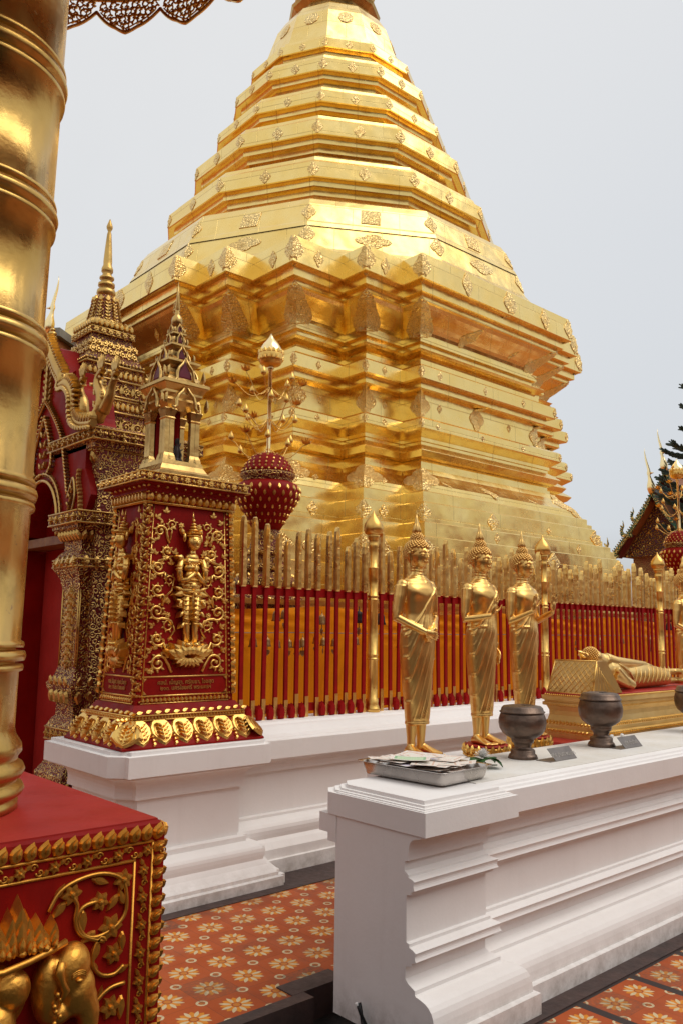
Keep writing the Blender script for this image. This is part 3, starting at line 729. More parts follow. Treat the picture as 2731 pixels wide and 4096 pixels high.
# order: start at front-left going clockwise (front-left corner: from the front face towards the left face)
def plan(d):
    return [(CXY.x + x + (d if x > 0 else -d), CXY.y + y + (d if y > 0 else -d)) for x, y in PLAN]
CP = [(-1.0, 5.66), (-.16, 5.46), (-.03, 5.40), (0, 5.01), (-.02, 5.0), (-.10, 4.985), (-.10, 4.87), (-.12, 4.86), (-.18, 4.85), (-.18, 4.78), (-.21, 4.76)]
for k in range(1, 9):
    t = k / 8; CP.append((-.21 - .30 * sin(t * pi / 2) ** 1.3, 4.76 - .37 * t))
CP += [(-.44, 4.38), (-.44, 4.28), (-.50, 4.27), (-.50, 4.21), (-.44, 4.17), (-.35, 4.13), (-.33, 4.12), (-.36, 4.09), (-.46, 4.04), (-.48, 4.0), (-.42, 3.99), (-.42, 3.92), (-.48, 3.91), (-.48, 3.86), (-.25, 3.83), (-.22, 3.81), (-.22, 3.63), (-.24, 3.61), (-.33, 3.60), (-.33, 3.52), (-.35, 3.50), (-.46, 3.48), (-.46, 3.12),
       (-.20, 3.03), (-.17, 3.0), (-.17, 2.87), (-.19, 2.85), (-.31, 2.77), (-.31, 2.72), (-.33, 2.71), (-.33, 2.67), (-.28, 2.63), (-.19, 2.56), (-.18, 2.545), (-.24, 2.47), (-.34, 2.42), (-.34, 2.37), (-.31, 2.36), (-.31, 2.31), (-.27, 2.30), (-.22, 2.22), (-.12, 2.12), (.0, 2.02), (.03, 1.90), (.11, 1.885), (.12, 1.875), (.12, 1.735), (.20, 1.715), (.21, 1.705), (.21, 1.43), (.375, 1.415), (.385, 1.405), (.385, 1.225), (.47, 1.21), (.48, 1.20), (.48, .85), (.55, .83), (.55, .45), (.62, .43), (.62, -.85)]
def dz(z):
    for (d0, z0), (d1, z1) in zip(CP, CP[1:]):
        if z0 >= z >= z1 and z0 > z1: return d0 + (d1 - d0) * (z0 - z) / (z0 - z1)
    return CP[-1][0]
chedi = empty('gilded_chedi', (CXY.x, CXY.y, -.85), 'huge gilded temple tower in stepped tiers behind the fence', 'temple tower')
# one mesh; rings with slightly dented sheet edges
m = MB()
m.loft([[(x, y, z) for x, y in plan(d)] for d, z in CP[:28]][::-1], smooth=False, caps=(False, True)); 
m.build('eave', M['sheet'], chedi)
m = MB(); m.loft([[(x, y, z) for x, y in plan(d)] for d, z in CP[27:]][::-1], smooth=False, caps=(False, False)); m.build('body', M['sheet'], chedi)
UX, UY = 10.57, 12.15
PH = radians(223.7)
def dode(r, z, n=12): return [(UX + r * cos(PH + 2 * pi * k / n), UY + r * sin(PH + 2 * pi * k / n), z) for k in range(n)]
TI = [('upper_terrace', 4.14, 5.85, 4.00, 6.24), ('upper_terrace', 3.95, 6.34, 3.80, 6.70), ('tier', 3.37, 7.41, 3.34, 7.70), ('tier', 2.885, 8.48, 2.86, 8.77), ('tier', 2.47, 9.38, 2.45, 9.605), ('tier', 2.13, 10.25, 2.11, 10.50), ('tier', 1.81, 10.96, 1.79, 11.16)]
TOPS = []
for i, (nm, r0, z0, r1, z1) in enumerate(TI):
    m = MB()
    if i < 2:
        prev = [(4.5, 5.50), (4.3, 5.62), (4.16, 5.80)] if i == 0 else [(4.02, 6.22), (3.98, 6.30)]
        nxt = [(3.97, 6.27), (3.9, 6.33)] if i == 0 else [(3.72, 6.82), (3.60, 6.90), (3.16, 7.10), (3.10, 7.30)]
        pr = prev + [(r0, z0), (r1, z1)] + nxt
    else:
        top = TI[i + 1] if i + 1 < len(TI) else None
        rn = (top[1] if top else 1.62) ; zn = top[2] if top else 11.45
        gap = zn - z1
        pr = [(r0 - .30, z0 - .34), (r0 - .30, z0 - .20), (r0 - .24, z0 - .20), (r0 - .24, z0 - .11), (r0 - .13, z0 - .09), (r0 - .12, z0 - .01), (r0 - .02, z0), (r0, z0 + .012), (r1, z1), (r1 - .03, z1 + .02), (r1 - .12, z1 + .10), (r1 - .15, z1 + .17), (rn - .30 if top else 1.5, zn - (.30 if top else .1))]
    m.loft([dode(r, z) for r, z in pr], smooth=False, caps=(False, False)); m.build(nm, M['sheet'], chedi)
m = MB(); m.loft([dode(r, z) for r, z in [(1.56, 11.30), (1.48, 11.56), (1.42, 11.75), (1.28, 12.18), (1.10, 12.48), (.90, 12.63), (.86, 12.70)]], smooth=False, caps=(False, True)); m.build('bell', M['sheet'], chedi)
m = MB(); m.loft([dode(r, z) for r, z in [(.86, 12.68), (.88, 12.72), (.84, 12.80), (.95, 12.9), (.98, 12.96), (.86, 13.1), (.8, 13.3), (.86, 13.4), (.7, 13.7), (.6, 14.2), (.4, 15.5), (.05, 18.)]], smooth=False, caps=(False, True)); m.build('ringed_spire', M['green_gold'], chedi)

def chedi_face(i):
    """function (s, z, lift) on face i of the redented plan; s runs from its first corner"""
    def f(s_, z, lift=0.):
        d = dz(z); P = plan(d); a = V(*P[i], z); b = V(*P[(i + 1) % len(P)], z); u = (b - a).normalized(); n = V(u.y, -u.x, 0)
        if n.dot(a - CXY) < 0 and n.dot(b - CXY) < 0: n = -n
        return a + u * s_ + n * lift
    L = (V(*plan(0)[(i + 1) % len(PLAN)], 0) - V(*plan(0)[i], 0)).length
    return f, L
def dode_face(k, r0, z0, r1, z1):
    def f(s_, z, lift=0.):
        r = r0 + (r1 - r0) * (z - z0) / (z1 - z0); P = dode(r, z); a = V(*P[k % 12]); b = V(*P[(k + 1) % 12]); u = (b - a).normalized(); n = V(u.y, -u.x, .1).normalized()
        return a + u * s_ + n * lift
    r = (r0 + r1) / 2; return f, 2 * r * sin(pi / 12)
def plate(m, f, sc, zc, w, h, half=0, cusp=.12, shape='d', lift=.016, kk=1.):
    """embossed plate with a lobed edge; half=+1/-1 keeps only s>sc or s<sc (the other half lies round the corner)"""
    lift = min(lift, w * .11, .012)
    n = 24; outer = []
    rng = range(n + 1) if not half else range(n // 2 + 1)
    for k in rng:
        a = 2 * pi * k / n - pi / 2
        if half < 0: a = -a - pi + 2 * pi if False else (-pi / 2 - pi * k / (n / 2))
        ca, sa = cos(a), sin(a)
        if shape == 'd': r = 1. / (abs(ca) + abs(sa)) * (1 + cusp * abs(sin(4 * a)))
        elif shape == 'o': r = 1. * (1 + cusp * .6 * sin(8 * a))
        elif shape == 's': r = 1. / max(abs(ca), abs(sa))
        elif shape == 'f': r = (1 + .12 * abs(sin(5 * a))) * (1. if sa < .2 else 1 - .25 * abs(ca)) 
        outer.append((ca * r, sa * r))
    levels = [(1., .002), (.97, lift), (.62, lift * 1.25), (.25, lift * 1.3)]
    rings = []
    for q, lf in levels: rings.append([m.P(f(sc + x * w * q - half * kk * lf * max(0, 1 - abs(x) * 2), zc + y * h * q, lf)) for x, y in outer])
    c = m.P(f(sc - half * kk * lift * 2.2, zc, lift * 2.2)); N_ = len(outer)
    for a, b in zip(rings, rings[1:]):
        for k in range(N_ - 1): m.F((a[k], a[k + 1], b[k + 1], b[k]))
    for k in range(N_ - 1): m.F((rings[-1][k], rings[-1][k + 1], c))
def orn(name, fn):
    m = MB(); fn(m); return m.build(name, M['emboss'], chedi)
nf = len(PLAN)
# faces seen: index 0..8 is the front-left corner (front face -> left face); the front face ends at vertex 0
def corner_orn(vi, zc, w, h, shape='d', lift=.02, cusp=.12):
    fa, La = chedi_face((vi - 1) % nf); fb, Lb = chedi_face(vi)
    def fn(m):
        plate(m, (lambda s, z, l: fa(LA(vi, z) + s, z, l)), 0, zc, w, h, -1, cusp, shape, lift)
        plate(m, fb, 0, zc, w, h, 1, cusp, shape, lift)
    def LA(vi, z):
        P = plan(dz(z)); return (V(*P[vi], 0) - V(*P[(vi - 1) % nf], 0)).length
    return orn('corner_ornament', fn)
conv_main = [0, 2, 4, 6, 8]
# right hand corner (front face -> right face) convex vertices
right_cv = [len(PLAN) - 1 - k for k in (0, 2, 4, 6, 8)]
for vi in conv_main + right_cv:
    corner_orn(vi, 5.20, .19, .24, 'd')
    corner_orn(vi, 4.58, .27, .23, 'f', .02)
    corner_orn(vi, 3.72, .07, .11)
    corner_orn(vi, 3.30, .21, .22)
    corner_orn(vi, 2.94, .06, .08)
for vi in conv_main + right_cv[:2]:
    corner_orn(vi, 2.10, .36, .20, 'd', .02, .25)
    corner_orn(vi, 1.57, .15, .13)
    corner_orn(vi, 1.04, .22, .15)
def face_orn(i, s, zc, w, h, shape='d', name='face_ornament', lift=.016):
    f, L = chedi_face(i)
    orn(name, lambda m: plate(m, f, s * L, zc, w, h, 0, .12, shape, lift))
front = nf - 1
leftf = 8
for i in (front, leftf):
    for s, w in ((.2, .12), (.45, .17), (.73, .12)): face_orn(i, s, 5.2, w, .2 if w < .15 else .24)
    for s in (.24, .5, .78): face_orn(i, s, 3.72, .05, .07, name='small_ornament')
    for s in (.2, .65): face_orn(i, s, 3.32, .055, .07, name='small_ornament')
    face_orn(i, .42, 3.32, .18, .21)
    for s in (.28, .55, .82): face_orn(i, s, 2.93, .05, .05, name='small_ornament')
    face_orn(i, .5, 4.57, .16, .15, 'd', lift=.02)
    for s in (.2, .76): face_orn(i, s, 4.57, .06, .07, name='small_ornament')
    for s, w in ((.3, .06), (.58, .13), (.84, .06)): face_orn(i, s, 2.06, w, w * .8)
    for s, w in ((.35, .06), (.72, .13)): face_orn(i, s, 1.57, w, w)
    face_orn(i, .5, 1.04, .17, .15); face_orn(i, .25, 1.31, .06, .08); face_orn(i, .8, 1.31, .06, .08)
for i in (1, 3, 4, 6):
    face_orn(i, .5, 3.72, .05, .07, name='small_ornament'); face_orn(i, .5, 2.94, .05, .05, name='small_ornament'); face_orn(i, .5, 3.3, .05, .06, name='small_ornament')
    face_orn(i, .5, 5.18, .09, .14); face_orn(i, .5, 2.06, .06, .06, name='small_ornament'); face_orn(i, .5, 1.57, .09, .1); face_orn(i, .5, 1.04, .12, .13)
for j, (nm, r0, z0, r1, z1) in enumerate(TI):
    zc = (z0 + z1) / 2; hh = (z1 - z0) * .5
    for k in range(-4, 4):
        fa, La = dode_face(k - 1 + 0, r0, z0, r1, z1); fb, Lb = dode_face(k, r0, z0, r1, z1)
        w = hh * (1.05 if j > 1 else .9)
        if j < 2: w = hh
        def fn(m, fa=fa, fb=fb, w=w):
            def fA(s_, z, l):
                r = r0 + (r1 - r0) * (z - z0) / (z1 - z0); return fa(2 * r * sin(pi / 12) + s_, z, l)
            plate(m, fA, 0, zc, w * .7, hh * .95, -1, kk=.27); plate(m, fb, 0, zc, w * .7, hh * .95, 1, kk=.27)
        orn('corner_ornament' if j < 3 else 'tier_corner_ornament', fn)
        if j == 1: orn('face_ornament', lambda m, fb=fb, Lb=Lb: plate(m, fb, Lb / 2, zc, .16, .14, 0, 0, 's'))
        elif j == 0: orn('face_ornament', lambda m, fb=fb, Lb=Lb: plate(m, fb, Lb / 2, zc - .02, .30, .14, 0, .2))
        else: orn('tier_face_ornament', lambda m, fb=fb, Lb=Lb: plate(m, fb, Lb / 2, zc, w * .7, hh * .9))
for k in range(-4, 4):
    fb, Lb = dode_face(k, 1.42, 11.75, 1.28, 12.18)
    orn('round_medallion', lambda m: plate(m, fb, Lb / 2, 12.0, .15, .15, 0, .1, 'o', .03))

# ------------------------------------------------------------------ fence
FY = 4.95
def bud_post(x, label):
    p = empty('fence_post', (x, FY, -.70), label, 'post', 'gilded bud topped posts of the fence')
    m = MB(); r = .042
    m.lathe([(.078, -.70), (.078, -.685), (.065, -.675), (.062, -.655), (.07, -.645), (.062, -.63), (.05, -.60), (.052, -.56), (r, -.55), (r, -.25), (.048, -.245), (.049, -.235), (r, -.23), (r, -.215), (.048, -.21), (.048, -.2), (r, -.195), (r, .235), (.049, .24), (.05, .25), (r, .255), (r, .265), (.049, .27), (.049, .28), (r, .285), (r * .96, .50), (.047, .505), (.047, .515), (.04, .52), (.038, .68), (.045, .70), (.04, .71), (.038, .74), (.047, .76), (.055, .785), (.05, .79)], x, FY, 20)
    m.build('shaft', M['gold'], p)
    m = MB(); m.lathe([(.045, .785), (.07, .80), (.082, .825), (.083, .85), (.074, .885), (.052, .92), (.03, .945), (.014, .965), (.007, .985), (.003, 1.0)], x, FY, 20); m.build('lotus_bud', M['gold'], p)
    return p
PX = [4.83, 7.28, 9.73, 12.18]
bud_post(PX[0], 'gilded fence post with onion bud between the red vase and first standing statue')
bud_post(PX[1], 'gilded fence post with onion bud beside the right hand of the third standing statue')
bud_post(PX[2], 'gilded fence post with onion bud behind the feet of the reclining statue')
bud_post(PX[3], 'gilded fence post with onion bud near the right end of the fence')
RF = random.Random(3)
def picket(m, mg, x, h, y=FY):
    w = .0165
    m.box(x - w, x + w, y - .009, y + .009, -.665, .325)
    zt = .30 + h
    B = basis((x, y, 0), (1, 0, 0), (0, 0, 1), (0, -1, 0))
    ww = .0225
    pts = [(-ww, .30), (ww, .30), (ww * .92, zt - .10), (ww * .75, zt - .04), (ww * .4, zt - .008), (0, zt), (-ww * .4, zt - .008), (-ww * .75, zt - .04), (-ww * .92, zt - .10)]
    a = [mg.P(B(px + x * 0, py, .014)) for px, py in pts]; b = [mg.P(B(px, py, -.016)) for px, py in pts]; c = [mg.P(B(px * .72, py - (.004 if py > .4 else -.01), .024)) for px, py in pts]
    n = len(pts); mg.F(list(reversed(b))); mg.F(c)
    for k in range(n): mg.F((b[k], b[(k + 1) % n], a[(k + 1) % n], a[k])); mg.F((a[k], a[(k + 1) % n], c[(k + 1) % n], c[k]))
def fence_panel(x0, x1, label):
    f = empty('picket_fence', ((x0 + x1) / 2, FY, -.70), label, 'fence', 'red and gold picket fence panels')
    m = MB(); m.box(x0, x1, FY + .012, FY + .034, .245, .315); m.build('rail', M['redrail'], f); m = MB(); m.box(x0, x1, FY + .012, FY + .034, -.62, -.56); m.build('rail', M['redrail'], f)
    n = int(round((x1 - x0) / .104))
    for k in range(n):
        x = x0 + (k + .5) * (x1 - x0) / n + RF.uniform(-.008, .008)
        m = MB(); mg = MB(); h = .40 + RF.choice([-.03, .02, .05, .08, .12]) ; 
        m.T = (lambda p, x=x, t=RF.uniform(-.014, .014): V(p.x + (p.z + .6) * t, p.y, p.z)); mg.T = m.T
        picket(m, mg, x, h); o = m.build('picket', M['redrail'], f); g2 = None
        # worked relief near the head
        B = basis((x, FY, 0), (1, 0, 0), (0, 0, 1), (0, -1, 0)); B2 = lambda a, b, c=0.: B(a, b, c + .024)
        if RF.random() < .75:
            zt = .30 + h
            mg.relief(B2, [(-.01, zt - .17), (.01, zt - .17), (.012, zt - .10), (.006, zt - .05), (0, zt - .02), (-.006, zt - .05), (-.012, zt - .10)], .008)
            mg.disc(B2, 0, zt - .085, .009, .012); mg.line(B2, [(-.016, zt - .18), (.016, zt - .18)], .004)
            mg.flower(B2, 0, zt - .25, .01, .004, 4)
        mg.build('gold_head', M['goldtip'], o)
        mb = MB(); mb.T = m.T; mb.box(x - .017, x + .017, FY - .0115, FY - .0095, -.665, -.50 + RF.uniform(-.03, .02)); mb.build('bare_wood_foot', M['goldtip'], o)
    for k in range(n):
        if RF.random() < .75:
            m = MB(); x = x0 + (k + 1.) * (x1 - x0) / n; B = basis((x, FY - .02, -.665), (1, 0, 0), (0, 0, 1), (0, -1, 0))
            m.relief(B, [(-.024, 0), (.024, 0), (.032, .05), (.026, .085), (0, .12), (-.026, .085), (-.032, .05)], .016, base=-.006, inner=.8); m.build('leaf_board', M['redrail'], f)
xs = [3.42] + PX + [14.6]
labs = ['red and gold picket panel between the carved pillar and the first bud post', 'red and gold picket panel behind the first two standing statues', 'red and gold picket panel behind the third and the reclining statue', 'red and gold picket panel right of the post behind the reclining feet', 'red and gold picket panel at the far right end']
for a, b, lb in zip(xs, xs[1:], labs): fence_panel(a + .055, b - .055, lb)

# saffron cloth behind the fence
m = MB(); ny = 40; nx = 240; YC = 5.5; x0, x1 = 3.2, 16.
ids = []
for j in range(ny + 1):
    t = j / ny; z = .20 - t * 1.02
    r = []
    for k in range(nx + 1):
        x = x0 + (x1 - x0) * k / nx; ph = x % 2.4 / 2.4
        sag = .05 * sin(pi * ph) * (1 - t)
        y = YC + .03 * noise.noise(V(x * 1.2, z * .8, 0)) + .016 * sin(ph * pi) * sin((z + ph * .3) * 60) * max(0, 1 - t * 2.6) + .012 * noise.noise(V(x * 7, z * .7, 3))
        r.append(m.P((x, y, z - sag)))
    ids.append(r)
for a, b in zip(ids, ids[1:]):
    for k in range(nx): m.F((a[k], a[k + 1], b[k + 1], b[k]), True)
cl = tag(m.build('saffron_cloth', M['cloth']), 'long saffron cloth hung in swags behind the fence', 'cloth')
m = MB(); m.box(3.2, 16, 5.53, 5.62, .20, .245); tag(m.build('cloth_rail', M['gold']), 'gilded rail that the saffron cloth hangs from', 'rail')
m = MB(); m.tube([(x * .5 + 3.3, 5.28, -.025 - .012 * abs(sin(x * 1.3))) for x in range(0, 24)], .0035, 5); tag(m.build('bell_wire', M['wire']), 'thin wire strung behind the pickets to carry small bells', 'wire')
def make_bell(x, y, z, s, mat, label):
    b = empty('prayer_bell', (x, y, z), label, 'bell', 'small prayer bells hanging behind the fence')
    m = MB(); m.lathe([(.036 * s, z - .085 * s), (.038 * s, z - .08 * s), (.031 * s, z - .065 * s), (.028 * s, z - .03 * s), (.02 * s, z - .01 * s), (.006 * s, z - .002 * s), (.005 * s, z + .01 * s)], x, y, 14); m.tube([(x, y, z), (x, y, z + .03 * s)], .003, 5); m.tube([(x, y, z - .07 * s), (x, y, z - .12 * s)], .004 * s, 5)
    m.build('bell_body', mat, b)
    m = MB(); B = basis((x, y, z - .12 * s), (.9, .3, 0), (0, 0, -1), (.3, -.9, 0))
    m.relief(B, [(0, 0), (.02 * s, -.006 * s), (.028 * s, .012 * s), (.018 * s, .035 * s), (0, .055 * s), (-.018 * s, .035 * s), (-.028 * s, .012 * s), (-.02 * s, -.006 * s)], .002)
    m.build('heart_leaf', M['bell'], b); return b
bx = [3.86, 4.0, 4.1, 4.22, 4.3, 4.36, 4.5, 4.58, 4.7, 4.95, 5.5, 5.9, 6.6, 7.2, 7.8, 8.4, 8.9, 9.4, 10.1, 10.8]
bell_first = None
lab_b = ['small brass bell on the wire nearest the carved pillar']
for i, x in enumerate(bx):
    if bell_first is None: bell_first = make_bell(x, 5.28, -.06, 1., M['bell'], 'small brass bell with a heart leaf on the wire behind the red pickets'); continue
    c = copy_tree(bell_first); c.location = (x, 5.28, -.06 + RF.uniform(-.03, .01)); k = RF.uniform(.75, 1.05); c.scale = (k, k, k); c.rotation_euler.z = RF.uniform(-1, 1)
for (x, z, s) in [(3.98, .14, 1.), (4.06, .15, .9), (4.45, .12, 1.), (5.4, .12, 1.1)]:
    b = copy_tree(bell_first); b.location = (x, 5.15, z); b.scale = (s, s, s); b['label'] = 'small brass bell hanging just under the fence rail'; b['group'] = 'brass bells under the fence rail'
for i, (x, z, lb) in enumerate([(4.86, .16, 'dark bell hanging under the rail left of the first bud post'), (5.12, .15, 'dark bell hanging under the rail at the first bud post'), (6.4, .12, 'dark bell hanging between the first two standing statues'), (10.35, .15, 'dark bell under the rail right of the third bud post')]):
    b = make_bell(x, 5.15, z, 1.25, M['darkbell'], lb); b['group'] = 'dark bells under the fence rail'

# ------------------------------------------------------------------ lotus lamp stands
def lotus_lamp(x, y):
    L = empty('lotus_lamp_stand', (x, y, -.85), 'red vase lamp stand with gilded lotus branches, right of the carved pillar', 'lamp stand')
    m = MB(); m.lathe([(.42, -.85), (.42, -.2), (.36, -.15), (.33, .2), (.36, .22), (.36, .27), (.30, .30), (.27, .36), (.285, .38), (.285, .43), (.24, .47), (.2, .50), (.22, .52), (.22, .56), (.18, .58), (.16, .64), (.185, .66), (.185, .70), (.15, .72), (.13, .80), (.12, .88)], x, y, 12, False); stand = m.build('tiered_stand', M['redgold'], L)
    prof = [(.12, .88), (.15, .93), (.2, 1.02), (.26, 1.11), (.295, 1.18), (.303, 1.24), (.285, 1.29), (.24, 1.315), (.215, 1.325)]
    m = MB(); m.lathe(prof, x, y, 32); vase = m.build('vase', M['red'], L)
    m = MB(); m.lathe([(.215, 1.32), (.225, 1.335), (.225, 1.35), (.24, 1.36), (.255, 1.385), (.25, 1.40), (.23, 1.41)], x, y, 32); m.build('neck_ring', M['redgold'], L)
    m = MB(); m.lathe([(.245, 1.40), (.235, 1.44), (.215, 1.455), (.205, 1.50), (.18, 1.515), (.16, 1.55), (.10, 1.585), (.03, 1.60)], x, y, 32); lid_ = m.build('domed_lid', M['red'], L)
    m = MB()
    def surf(pf):
        def f(a, z):
            for (r0, z0), (r1, z1) in zip(pf, pf[1:]):
                if min(z0, z1) <= z <= max(z0, z1) and z0 != z1:
                    t = (z - z0) / (z1 - z0); r = r0 + (r1 - r0) * t; sl = (r1 - r0) / (z1 - z0); break
            else: r, sl = pf[-1][0], 0
            o = V(x + r * cos(a), y + r * sin(a), z); u = V(-sin(a), cos(a), 0); v = V(sl * cos(a), sl * sin(a), 1).normalized(); return basis(o, u, v, u.cross(v))
        return f
    sf = surf(prof)
    for j, z in enumerate([.95, 1.01, 1.07, 1.13, 1.19, 1.25]):
        for k in range(22):
            a = 2 * pi * (k + .5 * (j % 2)) / 22; sc = .45 + .55 * (z - .9) / .35
            m.relief(sf(a, z), [(0, -.032 * sc), (.017 * sc, -.008), (.015 * sc, .012), (0, .036 * sc), (-.015 * sc, .012), (-.017 * sc, -.008)], .008)
    merge(vase, m, M['gold']); m = MB()
    sf = surf([(.245, 1.40), (.235, 1.44), (.215, 1.455), (.205, 1.50), (.18, 1.515), (.16, 1.55), (.10, 1.585), (.03, 1.60)])
    for j, (z, n) in enumerate([(1.415, 26), (1.445, 26), (1.48, 22), (1.52, 18), (1.56, 14), (1.585, 8)]):
        for k in range(n):
            a = 2 * pi * (k + .5 * (j % 2)) / n; m.relief(sf(a, z), [(0, -.014), (.013, 0), (0, .016), (-.013, 0)], .008)
    merge(lid_, m, M['gold']); m = MB()
    for (z, r, n) in ((.24, .36, 26), (.40, .285, 22), (.54, .22, 20), (.68, .185, 18), (.82, .135, 14), (.31, .31, 24), (.47, .25, 20), (.60, .185, 18)):
        for k in range(n):
            a = 2 * pi * k / n; B = basis((x + r * cos(a), y + r * sin(a), z - .03), (-sin(a), cos(a), 0), (0, 0, 1), (cos(a), sin(a), 0))
            m.relief(B, [(-.014, 0), (.014, 0), (.014, .025), (0, .045), (-.014, .025)], .01)
    merge(stand, m, M['gold'])
    m = MB(); m.lathe([(.03, 1.59), (.022, 1.61), (.018, 1.63), (.017, 2.38), (.022, 2.385), (.024, 2.41), (.03, 2.42)], x, y, 12); rod = m.build('rod', M['pale_gold'], L)
    m = MB(); m.lathe([(.04, 2.425), (.085, 2.44), (.10, 2.455), (.115, 2.50), (.116, 2.54), (.108, 2.565), (.1, 2.58)], x, y, 24)
    for k in range(16):
        a = 2 * pi * k / 16
        for zz, rr in ((2.55, .112), (2.49, .112)):
            B = basis((x + rr * cos(a), y + rr * sin(a), zz), (-sin(a), cos(a), 0), (0, 0, 1), (cos(a), sin(a), 0)); m.relief(B, [(-.02, -.01), (.02, -.01), (.014, .02), (0, .036), (-.014, .02)], .008)
    cup = m.build('bud_cup', M['gold'], L)
    m = MB(); m.lathe([(.108, 2.53), (.107, 2.56), (.098, 2.60), (.075, 2.64), (.045, 2.675), (.02, 2.71), (.005, 2.745)], x, y, 24); m.build('large_lotus_bud', M['pale_gold'], L)
    # branches with buds and open flowers
    br = random.Random(11)
    for lvl, (z0, n, ph) in enumerate(((1.62, 8, .2), (1.90, 9, .5), (2.20, 8, .1))):
        for k in range(n):
            a = ph + 2 * pi * k / n + br.uniform(-.15, .15); rad = br.uniform(.2, .36); zz = z0 + br.uniform(-.02, .12)
            d = V(cos(a), sin(a), 0); o = V(x, y, 0)
            path = []
            for t in [i / 9 for i in range(10)]:
                path.append(o + d * (.015 + rad * t) + V(0, 0, z0 + .02 - .09 * sin(pi * min(1, t * 1.15)) + (zz - z0) * t ** 3))
            m = MB(); m.tube(path, .0045, 6); 
            tip = path[-1]; bo = m.build('branch', M['gold'], L)
            m = MB()
            if br.random() < .55:
                m.lathe([(.008, tip.z), (.022, tip.z + .008), (.027, tip.z + .025), (.02, tip.z + .05), (.008, tip.z + .072), (.001, tip.z + .088)], tip.x, tip.y, 12)
                m.build('lotus_bud', M['gold'], bo)
            else:
                for j in range(8):
                    b2 = 2 * pi * j / 8; dd = V(cos(b2), sin(b2), 0); s1 = dd.cross(V(0, 0, 1))
                    ps = [tip, tip + dd * .03 + V(0, 0, .012), tip + dd * .062 + V(0, 0, .045)]
                    w = [.006, .017, .001]
                    q1 = [m.P(p + s1 * ww) for p, ww in zip(ps, w)]; q2 = [m.P(p - s1 * ww + V(0, 0, .002)) for p, ww in zip(ps, w)]
                    for i2 in range(2): m.F((q1[i2], q1[i2 + 1], q2[i2 + 1], q2[i2]), True)
                for j in range(6):
                    b2 = .4 + 2 * pi * j / 6; dd = V(cos(b2), sin(b2), 0); s1 = dd.cross(V(0, 0, 1))
                    ps = [tip, tip + dd * .018 + V(0, 0, .03), tip + dd * .03 + V(0, 0, .065)]; w = [.006, .013, .001]
                    q1 = [m.P(p + s1 * ww) for p, ww in zip(ps, w)]; q2 = [m.P(p - s1 * ww + V(0, 0, .002)) for p, ww in zip(ps, w)]
                    for i2 in range(2): m.F((q1[i2], q1[i2 + 1], q2[i2 + 1], q2[i2]), True)
                m.build('open_lotus', M['gold'], bo, recalc=False)
    return L
lamp = lotus_lamp(4.5, 6.0)
l2 = copy_tree(lamp); l2.location = (12.55, 6.0, -.85); l2.scale = (1, 1, 1); l2['label'] = 'red vase lamp stand with gilded lotus branches at the right edge of the photo'
for o in (lamp, l2): o['group'] = 'lotus lamp stands behind the fence'
# ------------------------------------------------------------------ gate at the left, facing -x
GX, GY = 2.56, 6.28
gate = empty('temple_gate', (2.95, 6.25, GZ), 'ornate red and gold gate with naga pediment and tower spire behind the gold pole', 'gate')
m = MB(); m.box(GX + .02, 3.30, 5.42, 5.86, GZ, 1.27); m.build('carved_wall', M['redgold'], gate)
GB = lambda dx: basis((GX - dx, GY, 0), (0, -1, 0), (0, 0, 1), (-1, 0, 0))
m = MB()
m.box(GX + .02, 3.30, 6.70, 7.1, GZ, 1.27); m.box(GX + .02, 3.28, 5.86, 6.70, 1.12, 1.27)
m.box(GX + .06, 3.2, 5.55, 7.0, 1.275, 1.36); m.box(GX + .04, 2.75, 5.95, 6.60, 1.30, 1.95); m.build('wall', M['red'], gate)
m = MB(); m.box(GX + .16, GX + .20, 5.861, 6.699, .66, 1.12); m.build('lunette', M['red'], gate)
for i, t_ in enumerate(['ฉลองพระธาตุ', '๒๕ มกราคม ๒๔๙๙', '๒๖ กุมภ. ๒๕๐๐']):
    text(t_, .075, (lambda x, y, z=0., i=i: V(GX + .155 - z, 6.10 + .12 - x - .02, .90 - i * .075 + y)), M['gold_old'], gate, 'inscription', .003, 'CENTER', .62)
m = MB(); m.box(GX - .02, GX + .17, 5.862, 6.698, .60, .665); m.build('lintel', mat_paint('worn_gilt_lintel', (.30, .15, .05), (.16, .05, .03), .5, 14, .2), gate)
m = MB(); m.box(GX + .20, GX + .24, 5.87, 6.69, GZ, .60); m.box(GX + .185, GX + .199, 6.27, 6.29, GZ, .60); m.build('door', M['redtop'], gate)
m = MB(); m.box(GX + .03, GX + .19, 5.862, 5.90, GZ, .59); m.build('door_jamb', M['redgold_fine'], gate)
